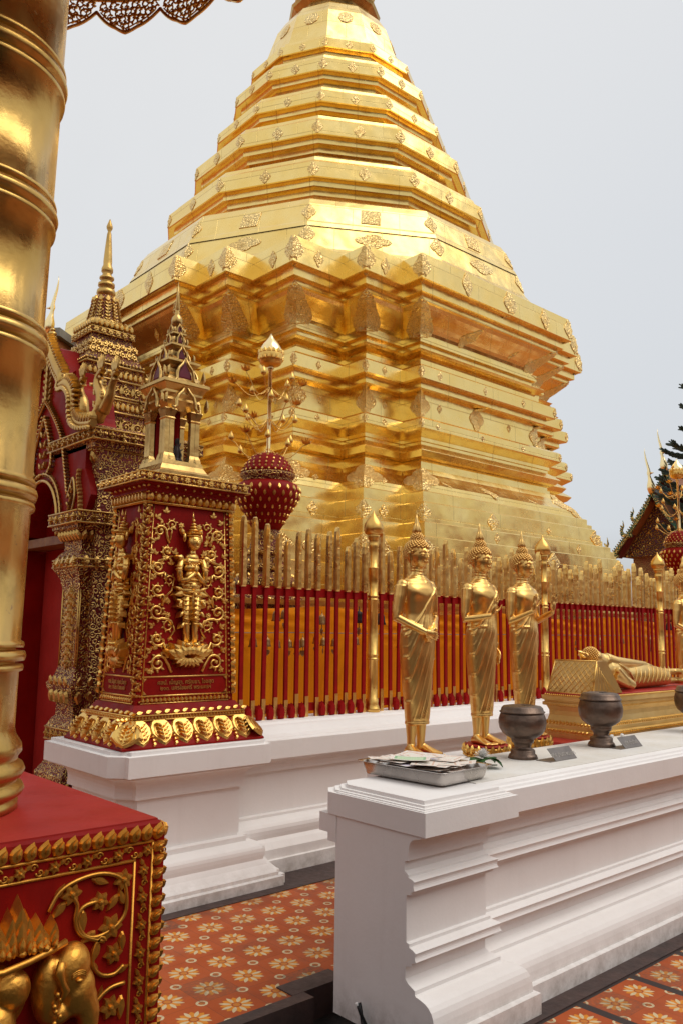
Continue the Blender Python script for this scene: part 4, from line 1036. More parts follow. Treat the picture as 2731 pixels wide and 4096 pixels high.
# pilasters
for yc in (5.62, 6.95):
    m = MB()
    m.rects([(.24, .24, GZ), (.24, .24, -1.15), (.22, .22, -1.12), (.22, .22, -1.0), (.17, .18, -.93), (.15, .17, -.84), (.15, .17, -.80), (.17, .20, -.78), (.17, .20, -.70), (.14, .17, -.64), (.125, .14, -.62), (.125, .14, -.535), (.14, .16, -.53), (.15, .17, -.50), (.175, .20, -.43), (.18, .205, -.395), (.17, .19, -.385), (.14, .16, -.34), (.125, .14, -.28), (.125, .14, .25), (.14, .16, .33), (.18, .205, .40), (.185, .21, .41), (.18, .20, .46), (.15, .165, .51), (.13, .14, .53), (.13, .14, .60), (.17, .18, .66), (.20, .21, .68), (.20, .21, .70), (.22, .24, .71), (.22, .24, .79), (.20, .22, .80)], GX + .08, yc)
    o = m.build('pilaster', M['redgold'], gate)
    m = MB()
    for w, half in (('L', .14), ('F', .125)):
        B, H = side(GX + .08, yc, .125, .14, -.28, .125, .14, .25, w)
        for sx in (-1, 1): m.line(B, [(sx * half * .93, 0), (sx * half * .93, H)], .007)
        for k in range(9):
            y = H * (k + .5) / 9; m.flower(B, 0, y, half * .42, .014, 4, 0)
            for sx in (-1, 1): m.leaf(B, sx * half * .35, y - .03, pi / 2 - sx * .7, .05, .03, .01)
        for (z0, z1, hx, hy, r) in ((.71, .79, .22, .24, 5), (.46, .41, .183, .208, 4), (-.78, -.70, .17, .20, 5)):
            B, H = side(GX + .08, yc, hx, hy, min(z0, z1), hx, hy, max(z0, z1), w); hh = hx if w == 'F' else hy
            for k in range(r): m.flower(B, -hh + (k + .5) * 2 * hh / r, H / 2, .03, .014, 4, 0)
            m.line(B, [(-hh, 0), (hh, 0)], .007); m.line(B, [(-hh, H), (hh, H)], .007)
        B, H = side(GX + .08, yc, .13, .14, .60, .19, .20, .68, w); m.row(shift(B, -(.15 if w == 'F' else .17)), .30 if w == 'F' else .34, 0, .05, .085, .02)
        B, H = side(GX + .08, yc, .18, .205, -.40, .15, .17, -.50, w)
    for k in range(4):
        for w in 'LF':
            B, H = side(GX + .08, yc, .175, .2, -.43, .18, .205, -.395, w)
            m.leaf(B, -.12 + .08 * k, -.01, -pi / 2, .09, .05, .02); m.leaf(B, -.12 + .08 * k, .02, pi / 2, .07, .045, .01)
            B, H = side(GX + .08, yc, .185, .21, .41, .15, .165, .51, w); m.leaf(B, -.12 + .08 * k, .0, pi / 2, .09, .06, .02)
    m.build('carved_leaves', M['gold_old'], o)
# corner pier entablature
m = MB(); m.rects([(.26, .20, .80), (.27, .22, .86), (.30, .25, .88), (.30, .25, .93), (.28, .23, .95), (.28, .23, 1.02), (.33, .28, 1.05), (.33, .28, 1.09), (.31, .26, 1.10), (.33, .28, 1.14), (.40, .34, 1.25), (.42, .36, 1.26), (.42, .36, 1.29), (.44, .38, 1.30), (.45, .39, 1.31), (.45, .39, 1.385), (.43, .37, 1.40), (.40, .34, 1.42)], 2.95, 5.76)
m.build('cornice', M['redgold'], gate)
m = MB()
for w in ('L', 'F'):
    for (hx, hy, z0, z1, kind) in ((.45, .39, 1.31, 1.385, 'd'), (.335, .285, 1.14, 1.25, 'l'), (.28, .23, .95, 1.02, 's'), (.33, .28, 1.05, 1.09, 'b'), (.30, .25, .88, .93, 'b')):
        hx1, hy1 = (hx + .065, hy + .055) if kind == 'l' else (hx, hy)
        B, H = side(2.95, 5.76, hx, hy, z0, hx1, hy1, z1, w); hh = hx if w == 'F' else hy
        m.line(B, [(-hh, 0), (hh, 0)], .008); m.line(B, [(-hh, H), (hh, H)], .008)
        if kind == 'd':
            n = int(hh * 2 / .085)
            for k in range(n): m.flower(B, -hh + (k + .5) * 2 * hh / n, H / 2, .032, .016, 4, 0); m.disc(B, -hh + k * 2 * hh / n, H / 2, .01, .01)
        elif kind == 'l': m.row(shift(B, -hh), 2 * hh, 0, .05, H * .98, .022)
        elif kind == 's':
            n = int(hh * 2 / .1)
            for k in range(n): m.scroll(B, -hh + (k + .5) * 2 * hh / n, H / 2, .03, 0, 1.2, 1, .006, False)
        else: m.beads(B, -hh, H / 2, hh, H / 2, .04, .013)
m.build('carved_bands', M['gold_old'], gate)
# tower
TX, TY = 2.935, 6.22
def th(h, z): return h * (.80 if z < 2.2 else .80)
lv = [(.34, 1.36), (.34, 1.50), (.33, 1.52), (.33, 1.66), (.345, 1.665), (.345, 1.695), (.325, 1.70), (.325, 1.79), (.335, 1.795), (.335, 1.82), (.315, 1.825), (.315, 1.93), (.325, 1.935), (.325, 1.955), (.30, 1.96), (.30, 2.05), (.315, 2.055), (.315, 2.075), (.29, 2.085), (.30, 2.10), (.275, 2.145), (.225, 2.285), (.215, 2.30), (.215, 2.33), (.235, 2.335), (.235, 2.375), (.215, 2.385), (.15, 2.43), (.13, 2.45)]
m = MB(); m.rects([(th(h, z), th(h, z), z) for h, z in lv], TX, TY); m.build('tower', M['redgold'], gate)
m = MB()
for w in ('L', 'F'):
    for (h, z, hh, kind) in ((.33, 1.52, .13, 's'), (.325, 1.70, .085, 'l'), (.315, 1.83, .10, 's'), (.30, 1.965, .08, 'l'), (.325, 1.79, 0, '-'), (.335, 1.81, 0, '-'), (.345, 1.68, 0, '-'), (.325, 1.945, 0, '-'), (.315, 2.065, 0, '-'), (.305, 2.095, .04, 'r'), (.235, 2.335, .04, 'f'), (.22, 2.39, .07, 'l'), (.18, 2.42, .06, 'l')):
        h = th(h, z); B, H = side(TX, TY, h, h, z, h, h, z + .1, w)
        if kind == '-': m.line(B, [(-h, 0), (h, 0)], .009)
        if kind == 'l': m.row(shift(B, -h), 2 * h, 0, .045, hh, .018)
        if kind == 'r': m.beads(B, -h, .0, h, 0, .03, .012)
        if kind == 'f':
            for k in range(6): m.flower(B, -h + (k + .5) * h / 3, .02, .03, .012)
            m.line(B, [(-h, -.003), (h, -.003)], .006); m.line(B, [(-h, .043), (h, .043)], .006)
        if kind == 's':
            for k in range(5):
                x = -h + (k + .5) * h * 2 / 5; m.scroll(B, x, hh * .45, hh * .36, 1.5 if k % 2 else -1.5, 1.4, 1 if k % 2 else -1, .008, True); m.leaf(B, x + h / 5, 0, pi / 2, hh * .9, .04, .014)
    B, H = side(TX, TY, .22, .22, 2.145, .18, .18, 2.285, w)
    for k in range(8):
        for j in range(2): m.scroll(B, -.185 + .052 * k, .04 + .065 * j, .03, (1.4 if (k + j) % 2 else -1.2), 1.2, 1 if k % 2 else -1, .0085, True)
m.build('tower_carving', M['gold_old'], gate)
m = MB(); m.lathe([(.15, 2.44), (.145, 2.47), (.128, 2.52), (.115, 2.60), (.102, 2.68), (.088, 2.71), (.04, 2.72)], TX, TY, 12, False); o = m.build('bell_roof', M['redgold'], gate)
m = MB()
for k in range(12):
    a = 2 * pi * (k + .5) / 12
    o_ = V(TX + .143 * cos(a), TY + .143 * sin(a), 2.455); t_ = V(TX + .094 * cos(a), TY + .094 * sin(a), 2.70); v_ = (t_ - o_).normalized(); u_ = V(-sin(a), cos(a), 0); B = basis(o_, u_, v_, u_.cross(v_))
    m.line(B, [(0, 0), (0, .25)], .006)
    for j in range(7):
        for sg in (-1, 1): m.leaf(B, 0, .02 + j * .03, pi / 2 + sg * .8, .035, .014, .01)
    m.leaf(B, .0, .19, pi / 2, .07, .045, .014); m.leaf(B, .03, -.03, pi / 2, .06, .045, .016)
for r, z in ((.165, 2.44), (.15, 2.465)): m.tube([(TX + r * cos(a / 16 * 2 * pi), TY + r * sin(a / 16 * 2 * pi), z) for a in range(17)], .008, 6)
m.build('bell_roof_leaves', M['gold_old'], o)
m = MB(); m.lathe([(.05, 2.71), (.062, 2.725), (.078, 2.745), (.074, 2.775), (.048, 2.785), (.045, 2.795), (.068, 2.81), (.068, 2.835), (.045, 2.845), (.042, 2.86), (.06, 2.875), (.06, 2.89), (.04, 2.905), (.036, 2.925), (.048, 2.94), (.047, 2.97), (.035, 3.0), (.036, 3.03), (.028, 3.16), (.018, 3.28), (.012, 3.30), (.024, 3.325), (.026, 3.345), (.014, 3.38), (.004, 3.41)], TX, TY, 14); m.build('spire', M['gold_old'], gate)
# pediment and arch relief, facing -x
B0 = GB(.0)
def ribbon(m, B, pts, w, h, z0=0.):
    L = [V(*p, 0) for p in pts]
    rings = []
    for i, p in enumerate(L):
        t = (L[min(i + 1, len(L) - 1)] - L[max(i - 1, 0)]).normalized(); nrm = V(-t.y, t.x, 0)
        q = w if not isinstance(w, list) else w[i]
        rings.append([B(*(p + nrm * q)[:2], z0), B(*(p + nrm * q)[:2], z0 + h), B(*(p - nrm * q)[:2], z0 + h), B(*(p - nrm * q)[:2], z0)])
    m.loft(rings, smooth=False)
def smooth_pts(pts, n=4):
    out = []
    P = [V(*p, 0) for p in pts]
    for i in range(len(P) - 1):
        a, b, c, d = P[max(i - 1, 0)], P[i], P[i + 1], P[min(i + 2, len(P) - 1)]
        for k in range(n):
            t = k / n; out.append((.5 * ((2 * b) + (c - a) * t + (2 * a - 5 * b + 4 * c - d) * t * t + (3 * b - a - 3 * c + d) * t ** 3))[:2])
    out.append(tuple(pts[-1])); return [(p[0], p[1]) for p in out]
outer = [(.0, 2.26), (.10, 2.16), (.24, 2.0), (.33, 1.86), (.38, 1.82), (.48, 1.78), (.55, 1.66), (.60, 1.5), (.72, 1.40)]
m = MB()
body_pts = [(0, 2.20)] + [(x, z) for x, z in smooth_pts(outer)[3:]] + [(.74, 1.30), (.74, 1.12), (.80, 1.04), (.86, .92), (.78, .80)]
full = body_pts + [(-x, z) for x, z in body_pts[::-1][:-1]]
# flat red back panel with an arched opening left for the lunette
arch_in = [(.335 * cos(a) , .70 + .40 * max(0, sin(a)) ** .85) for a in [pi * k / 20 for k in range(21)]]
n0 = len(full)
half_out = [(x + 0.0, z) for x, z in body_pts]
def strip_between(m, A, Bp, x0, x1, B):
    """panel between two polylines with the same count, extruded"""
    for lift in (x1,):
        a = [m.P(B(*p, lift)) for p in A]; b = [m.P(B(*p, lift)) for p in Bp]
        for k in range(len(A) - 1): m.F((a[k], a[k + 1], b[k + 1], b[k]))
    a1 = [m.P(B(*p, x1)) for p in A]; a0 = [m.P(B(*p, x0)) for p in A]
    for k in range(len(A) - 1): m.F((a0[k], a0[k + 1], a1[k + 1], a1[k]))
    b1 = [m.P(B(*p, x1)) for p in Bp]; b0_ = [m.P(B(*p, x0)) for p in Bp]
    for k in range(len(A) - 1): m.F((b0_[k], b0_[k + 1], b1[k + 1], b1[k]))
def resample(pts, n):
    d = [0]
    for a, b in zip(pts, pts[1:]): d.append(d[-1] + hypot(b[0] - a[0], b[1] - a[1]))
    out = []
    for k in range(n):
        t = d[-1] * k / (n - 1); i = 0
        while i < len(pts) - 2 and d[i + 1] < t: i += 1
        f = (t - d[i]) / max(1e-9, d[i + 1] - d[i]); out.append((pts[i][0] + (pts[i + 1][0] - pts[i][0]) * f, pts[i][1] + (pts[i + 1][1] - pts[i][1]) * f))
    return out
for sg in (-1, 1):
    A = resample([(sg * x, z) for x, z in body_pts], 40); I = resample([(sg * x, z) for x, z in [(0, 1.10)] + [(.335 * sin(a), .70 + .40 * max(0, cos(a)) ** .85) for a in [pi / 2 * k / 12 for k in range(1, 13)]]], 40)
    strip_between(m, A, I, -.26, .03, B0)
panel_ = m.build('pediment_panel', M['red'], gate)
m = MB()
for sg in (-1, 1):
    rim = [(sg * .345 * sin(a), .68 + .43 * max(0, cos(a)) ** .85) for a in [pi / 2 * k / 14 for k in range(0, 15)]]
    rim += [(sg * .36, .66)]
    m.tube([B0(x, z, .045) for x, z in rim], .014, 8); m.tube([B0(x * 1.16, .66 + (z - .66) * 1.12, .045) for x, z in rim], .009, 6)
    for k in range(1, len(rim) - 1):
        x, z = rim[k]; a = atan2(z - .66, x); m.leaf(shift(B0, 0), x * 1.08, .66 + (z - .66) * 1.06, a, .05, .04, .05)
    # gable legs
    inner_ = resample([(sg * x, z) for x, z in [(0, 1.62), (.10, 1.46), (.17, 1.32), (.18, 1.22), (.12, 1.16)]], 16)
    mid_ = resample([(sg * x, z) for x, z in smooth_pts([(.0, 1.74), (.12, 1.64), (.26, 1.5), (.36, 1.36), (.42, 1.19), (.47, 1.05), (.50, .95)])], 34)
    for ln, r in ((inner_, .012), (mid_, .010)):
        m.tube([B0(x, z, .05) for x, z in ln], r, 6)
        for k in range(0, len(ln) - 1):
            x, z = ln[k]; x2, z2 = ln[k + 1]; a = atan2(z2 - z, x2 - x); m.leaf(B0, x, z, a + sg * -(-1.0) , .055, .028, .065); 
    # leaf finial standing at the arch foot
    fin = [(.50, .80), (.61, .80), (.66, .92), (.62, 1.06), (.58, 1.0), (.53, .92)]
    m.tube([B0(sg * x, z, .06) for x, z in smooth_pts(fin)], .009, 6)
    for k in range(6): m.leaf(B0, sg * (.56 + .01 * k), .82 + .03 * k, pi / 2 + (.6 if k % 2 else -.6), .06, .03, .07)
    m.scroll(B0, sg * .56, .93, .035, 0, 1.3, sg, .009, True)
    for cv in ([(.66, .79), (.64, .92), (.60, 1.02), (.61, 1.11)],):
        l2_ = resample([(sg * (x + .06), z) for x, z in smooth_pts(cv)], 12); m.tube([B0(x, z, .05) for x, z in l2_], .008, 6)
        for k in range(11): m.leaf(B0, l2_[k][0], l2_[k][1], pi / 2 - sg * .5, .05, .028, .06)
m.build('arch_carving', M['gold_old'], gate)
m = MB()   # scrollwork field of the gables
rr = random.Random(5)
for k in range(5): 
    z = 1.20 + .085 * k; w = .16 * (1 - k / 5.5)
    for sg in (-1, 1):
        m.scroll(B0, sg * w * .55, z, .035 * (1 - k * .1), 0 if sg > 0 else pi, 1.3, sg, .008, True)
        m.leaf(B0, sg * .02, z, pi / 2 + sg * -.5, .08, .04, .055)
for k in range(90):
    z = rr.uniform(1.15, 2.1); wmax = max(.05, .36 - (z - 1.5) * .55) if z > 1.5 else .5
    x = rr.uniform(-wmax, wmax)
    lim = .30 - (z - 1.3) * .85
    if abs(x) < lim + .08: continue
    m.scroll(B0, x, z, rr.uniform(.025, .04), rr.uniform(0, 6), 1.2, rr.choice((-1, 1)), .008, True)
for k in range(8):
    m.leaf(B0, 0, 1.72 + .05 * k, pi / 2, .10, .07, .06)
    for sg in (-1, 1): m.leaf(B0, sg * .03, 1.70 + .05 * k, pi / 2 - sg * .9, .08, .04, .05)
merge(panel_, m, M['gold_old'])
for sg in (1, -1):
    m = MB(); pts = smooth_pts([(.015, 2.24), (.12, 2.12), (.25, 1.97), (.36, 1.86), (.36, 1.80), (.46, 1.79), (.56, 1.70), (.60, 1.52), (.72, 1.44), (.92, 1.41)], 5)
    if sg > 0: path = [B0(x, z, .07) for x, z in pts]
    else: path = [B0(-x * .95, z, .07) for x, z in pts]
    m.tube(path, [.03 + .022 * sin(pi * min(1, .25 + k / len(path))) for k in range(len(path))], 8)
    for k in range(0, len(pts) - 1, 1):
        (x, z), (x2, z2) = pts[k], pts[k + 1]; a = atan2(z2 - z, x2 - x)
        m.leaf((lambda u, v, w_=0.: B0(sg * u, v, w_ + .05)), x, z, a - 1.2 if False else a + 1.4, .09, .04, .05)
        m.leaf((lambda u, v, w_=0.: B0(sg * u, v, w_ + .10)), x, z - .02, a - .9, .05, .04, .02)
    # rearing heads with crests
    for (hx, dxx, s_) in ((.60, 0, 1.), (.87, .1, 1.15), (1.0, .16, .9)):
        o_ = V(hx, 1.46, .05 + dxx * .0); 
        neck = [(hx - .02, 1.46), (hx + .05, 1.53), (hx + .045, 1.62), (hx - .02, 1.70), (hx - .02, 1.76), (hx + .03, 1.80)]
        if hx > .95: neck = [(hx - .06, 1.50), (hx + .02, 1.58), (hx + .05, 1.66), (hx + .11, 1.74)]
        pth = [B0(sg * x, z, .03 - .05 * (hx - .6)) for x, z in smooth_pts(neck, 3)]
        m.tube(pth, [.05 * s_ * (1 - .55 * k / len(pth)) for k in range(len(pth))], 8)
        x, z = neck[-1]; Bh = (lambda u, v, w_=0., x=x, z=z, hx=hx: B0(sg * (x + u), z + v, w_ + .03 - .05 * (hx - .6)))
        m.leaf(Bh, -.02, -.02, .2, .09, .04, .035); m.leaf(Bh, -.01, -.04, -.35, .07, .025, .03)
        for k in range(5): m.leaf(Bh, -.03 + .008 * k, .01, pi / 2 + .5 - .2 * k, .13 - .012 * abs(k - 2), .026, .010)
        for k in range(7):
            px_, pz_ = neck[min(k // 2, len(neck) - 1)]; m.leaf((lambda u, v, w_=0.: B0(sg * u, v, w_ + .04)), px_ - .03, pz_ + .02 * (k % 2), 2.3, .05, .03, .02)
    m.build('naga_serpent', M['gold_old'], gate)
m = MB()
Ba = GB(.04)
for k, (z, r) in enumerate(((2.22, .05), (2.27, .042), (2.31, .034), (2.345, .022))): m.ell(B0(0, z, .03), (r, r, r * .75), 10, 6)
m.ell(B0(.02, 2.17, .05), (.05, .06, .05), 10, 6)
m.build('pediment_finial', M['gold_old'], gate)

# ------------------------------------------------------------------ big gold pole, its red table base and its parasol
AX, AY = .71, 2.45
box = empty('red_pedestal_box', (AX, AY, GZ - .16), 'red lacquer pedestal box with gilded flower borders and an elephant head relief', 'pedestal')
m = MB(); h_ = .47
m.rects([(h_, h_, GZ - .16), (h_, h_, -.525), (h_ - .004, h_ - .004, -.507), (h_ - .012, h_ - .012, -.50)], AX, AY); m.build('box', M['red'], box)
m = MB(); m.rects([(h_ - .014, h_ - .014, -.502), (h_ - .014, h_ - .014, -.496)], AX, AY); m.build('table_top', M['redtop'], box)
FH = .85
m = MB(); mv = MB()
for w in ('F', 'R'):
    B = basis((AX, AY - h_, -.5), (1, 0, 0), (0, 0, 1), (0, -1, 0)) if w == 'F' else basis((AX + h_, AY, -.5), (0, 1, 0), (0, 0, 1), (1, 0, 0))
    n = 28
    for k in range(n):
        x = -h_ + (k + .5) * 2 * h_ / n; m.leaf(B, x - .010, -.046, 1.2, .046, .034, .010); m.leaf(B, x - .004, -.036, 1.2, .030, .014, .017)
    for y in (-.048, -.088): m.line(B, [(-h_ + (.075 if y < -.06 else .03), y), (h_ - (.082 if y < -.06 else .034), y)], .0042)
    for sx in (-1, 1):
        for xx in (.034, .084): m.line(B, [(sx * (h_ - xx), -.048 if xx < .06 else -.088), (sx * (h_ - xx), -FH)], .0042)
    for k in range(11):
        x = -h_ + .07 + k * .082; m.flower(B, x, -.068, .017, .007, 6); m.leaf(B, x + .012, -.064, .6, .022, .014, .005); m.leaf(B, x - .012, -.072, pi + .6, .022, .014, .005)
        m.scroll(B, x + .032, -.062, .010, 0, 1.1, 1, .0026, False); m.scroll(B, x + .048, -.074, .010, pi, 1.1, 1, .0026, False)
    for sx in (-1, 1):
        for k in range(12):
            y = -.115 - k * .066; m.flower(B, sx * (h_ - .059), y, .017, .007, 6); m.leaf(B, sx * (h_ - .059), y - .012, -pi / 2 + .5, .022, .014, .005); m.leaf(B, sx * (h_ - .059), y + .012, pi / 2 + .5, .022, .014, .005)
            m.scroll(B, sx * (h_ - .055), y - .033, .009, 0, 1.1, 1, .0026, False)
for k in range(26):         # twisted leaf band round the front right edge
    z = -.525 - k * .034
    B = basis((AX + h_ - .02, AY - h_, z), (1, 0, 0), (0, 0, 1), (0, -1, 0)); m.leaf(B, -.016, -.012, .5, .042, .030, .010); m.leaf(B, -.010, -.006, .5, .028, .012, .017)
    B = basis((AX + h_, AY - h_ + .02, z), (0, 1, 0), (0, 0, 1), (1, 0, 0)); m.leaf(B, .016, -.012, pi - .5, .042, .030, .014)
m.build('gilded_border', M['goldpaint'], box)
B = basis((AX, AY - h_, -.5), (1, 0, 0), (0, 0, 1), (0, -1, 0))
for vine, r_ in (([(.165, -.165), (.19, -.125), (.24, -.105), (.30, -.103), (.35, -.125), (.365, -.17), (.362, -.21), (.335, -.235), (.29, -.248), (.255, -.235), (.238, -.20), (.25, -.172), (.285, -.165)], .0052),
    ([(.22, -.14), (.235, -.165), (.232, -.20), (.25, -.236), (.31, -.262), (.30, -.25), (.285, -.275), (.283, -.31), (.305, -.338), (.34, -.345), (.365, -.33)], .0055),
    ([(.37, -.372), (.33, -.375), (.295, -.40), (.285, -.44), (.295, -.49), (.33, -.52), (.36, -.52)], .0055), ([(.36, -.54), (.31, -.55), (.28, -.59), (.29, -.65), (.34, -.68)], .0055)):
    mv.tube([B(x, y, .006) for x, y in smooth_pts(vine)], r_, 6)
for (x, y, r) in ((.355, -.128, .028), (.22, -.137, .030), (.295, -.168, .026), (.327, -.234, .034), (.337, -.298, .028), (.335, -.42, .030), (.33, -.49, .024), (.33, -.61, .03)): mv.flower(B, x, y, r, .009, 6, .2 + x * 9); mv.disc(B, x, y, .009, .014)
for (x, y, a, L) in ((.21, -.15, 3.9, .055), (.27, -.11, -.4, .055), (.345, -.16, -2.3, .05), (.25, -.175, -1.5, .065), (.29, -.235, 3.6, .05), (.30, -.26, -2.0, .06), (.36, -.25, -1.6, .055), (.30, -.33, 2.3, .045), (.345, -.345, .3, .04), (.30, -.40, 1.2, .04), (.365, -.40, -1.6, .06), (.30, -.46, -1.2, .05), (.18, -.14, .9, .04), (.36, -.19, 1.9, .05)): mv.leaf(B, x, y, a, L, L * .42, .008)
mv.build('flowering_vine', M['goldpaint'], box)
# elephant heads in high relief
m = MB()
E_ = lambda x, y, z, rx, ry, rz, rt=0.: m.ell(B(x, y, z), (rx, rz, ry), 20, 14, Matrix.Rotation(rt, 3, 'Y'))
E_(.02, -.33, .0, .105, .085, .055); E_(-.02, -.30, .03, .06, .055, .045); E_(.075, -.305, .03, .045, .045, .04); E_(.04, -.38, .035, .05, .06, .045)
E_(.215, -.30, .02, .050, .062, .045, .35); E_(.235, -.35, .025, .042, .055, .042, .3); E_(.165, -.33, .02, .035, .075, .04); E_(.19, -.385, .02, .04, .028, .035)
m.tube([B(.25, -.36, .03), B(.262, -.40, .035), B(.262, -.44, .04), B(.25, -.49, .04), B(.235, -.54, .04), B(.25, -.58, .045)], [.032, .028, .022, .018, .015, .011], 12)
m.tube([B(.05, -.38, .06), B(.055, -.43, .07), B(.05, -.50, .07), B(.04, -.56, .07), B(.05, -.62, .06)], [.042, .036, .030, .024, .018], 12)
E_(-.13, -.33, .01, .07, .08, .03)
o = m.build('elephant_head', M['elephant'], box); remesh(o, .0045, it=2)
m = MB()
for (x, y, z) in ((.222, -.312, .066), (-.005, -.345, .078)):
    E_(x, y, z, .008, .0055, .006)
    for k in range(3): m.tube([B(x + .019 * cos(a), y + .004 * k + .013 * sin(a), z - .003) for a in [pi * (.12 + .76 * i / 6) for i in range(7)]], .0018, 5)
m.tube([B(.178, -.262, .062), B(.172, -.285, .066), B(.18, -.305, .068), B(.19, -.325, .066), B(.178, -.35, .064)], [.009, .012, .007, .010, .004], 8)
for k in range(7): E_(.172 + .008 * sin(k * 2), -.33 - .012 * k, .064, .0055, .006, .006)
m.tube([B(-.10, -.262, .03), B(-.03, -.245, .07), B(.04, -.248, .075), B(.10, -.245, .06), B(.16, -.238, .045), B(.20, -.232, .03)], .008, 8)
for (x, L, w) in ((.088, .135, .055), (.045, .09, .055), (.13, .085, .05), (.165, .075, .035), (0., .08, .05), (-.04, .065, .045), (.105, .10, .045), (.07, .11, .045), (.03, .06, .05), (.06, .07, .05), (.115, .06, .05), (.145, .055, .05), (-.02, .05, .05), (.09, .06, .06)):
    for s_, hh in ((1., .035), (.7, .045), (.4, .055)): m.leaf(B, x, -.245 + (1 - s_) * .012, pi / 2 - (x - .07) * 1.2, L * s_, w * s_, hh)
m.build('crown_and_eyes', M['goldpaint'], o)


pole = empty('gold_parasol_pole', (AX, AY, -.496), 'thick dented gold pole with ring bands standing on the red pedestal box', 'pole')
pr = [(.245, -.496), (.245, -.475), (.238, -.47), (.238, -.462), (.254, -.457), (.26, -.445), (.254, -.432), (.240, -.427), (.238, -.418), (.252, -.410), (.259, -.394), (.252, -.378), (.238, -.37), (.238, -.358), (.248, -.345), (.246, -.325), (.230, -.30), (.225, -.28)]
for zc, bw in ((-.085, .026), (.37, .028), (.815, .03), (1.215, .03), (1.645, .034), (2.2, .034), (2.6, .034)):
    rb = .2265 + .0080 * zc
    pr += [(rb, zc - bw * 1.7), (rb + .010, zc - bw * 1.55), (rb + .012, zc - bw * 1.2), (rb + .009, zc - bw * .9), (rb - .012, zc - bw * .84), (rb - .012, zc - bw * .62), (rb + .013, zc - bw * .5), (rb + .017, zc), (rb + .013, zc + bw * .5), (rb - .012, zc + bw * .62), (rb - .012, zc + bw * .84), (rb + .009, zc + bw * .9), (rb + .011, zc + bw * 1.2), (rb + .008, zc + bw * 1.5), (rb, zc + bw * 1.65)]
pr += [(.236, 3.2), (.2, 4.2)]
m = MB(); rings = []
for r, z in pr: rings.append([(AX + r * cos(a) * (1 + .004 * noise.noise(V(cos(a) * 2, sin(a) * 2, z * 3))), AY + r * sin(a) * (1 + .004 * noise.noise(V(cos(a) * 2, sin(a) * 2, z * 3 + 5))), z) for a in [2 * pi * k / 64 for k in range(64)]])
m.loft(rings); m.build('pole_shaft', M['pole'], pole)
# parasol with pierced fringe
par = empty('gilded_parasol', (AX, AY, 2.8), 'gilded parasol with pierced filigree fringe at the top of the thick pole', 'parasol')
m = MB(); m.lathe([(1.165, 2.87), (1.185, 2.875), (1.18, 2.895), (1.165, 2.90), (.9, 3.2), (.5, 3.4), (.2, 3.5)], AX, AY, 48, caps=(False, False)); m.build('canopy', M['gold'], par)
NS = 24; r0 = radians(35.0)
for s_i in range(NS):
    ac = r0 + 2 * pi * s_i / NS + 2 * pi / NS / 2; hw = pi / NS
    m = MB()
    def U(a, t): # t: 0 rim, 1 tip
        r = 1.17 - .05 * t; return V(AX + r * cos(ac + a), AY + r * sin(ac + a), 2.87 - .20 * t)
    def lobe(a): q = abs(a / hw); return .34 + .66 * ((1 - q ** 2.2) * .82 + .18 * max(0, 1 - q * 3))
    edge_ = [U(hw * t, lobe(hw * t) * 1.0 + .02) for t in [i / 14 - 1 for i in range(29)]]
    m.tube(edge_, .008, 6); m.tube([U(hw * t, -.02) for t in [i / 6 - 1 for i in range(13)]], .008, 6)
    m.tube([p + V(0, 0, .022) for p in edge_[2:-2]], .0035, 5)
    rs = random.Random(s_i % 3)
    ctr = [(-.8, .18), (-.5, .14), (-.17, .14), (.17, .14), (.5, .14), (.8, .18), (-.64, .42), (-.3, .38), (0, .36), (.3, .38), (.64, .42), (-.42, .62), (-.14, .6), (.14, .6), (.42, .62), (0, .82)]
    for (a_, t_) in ctr:
        R_ = .13; sgn = 1 if a_ >= 0 else -1
        pts = []
        for k in range(13):
            q = k / 12; an = rs.uniform(-.1, .1) + sgn * (2.4 - q * 7.0); rad = R_ * (1 - q * .7)
            pts.append(U(hw * (a_ + rad * 1.15 * cos(an)), min(lobe(hw * a_), t_ + rad * 1.2 * sin(an))))
        m.tube(pts, [.0055 - .002 * k / 12 for k in range(13)], 5)
        for k in range(5):
            an = k * 1.25 + rs.random(); c0 = U(hw * (a_ + .05 * cos(an)), t_ + .07 * sin(an)); c1 = U(hw * (a_ + .17 * cos(an)), max(-.02, min(lobe(hw * (a_ + .14 * cos(an))) , t_ + .2 * sin(an))))
            m.tube([c0, (c0 + c1) / 2, c1], [.003, .0065, .002], 5)
    m.build('filigree_lobe', M['darkbell'] if False else M['goldtip'], par)

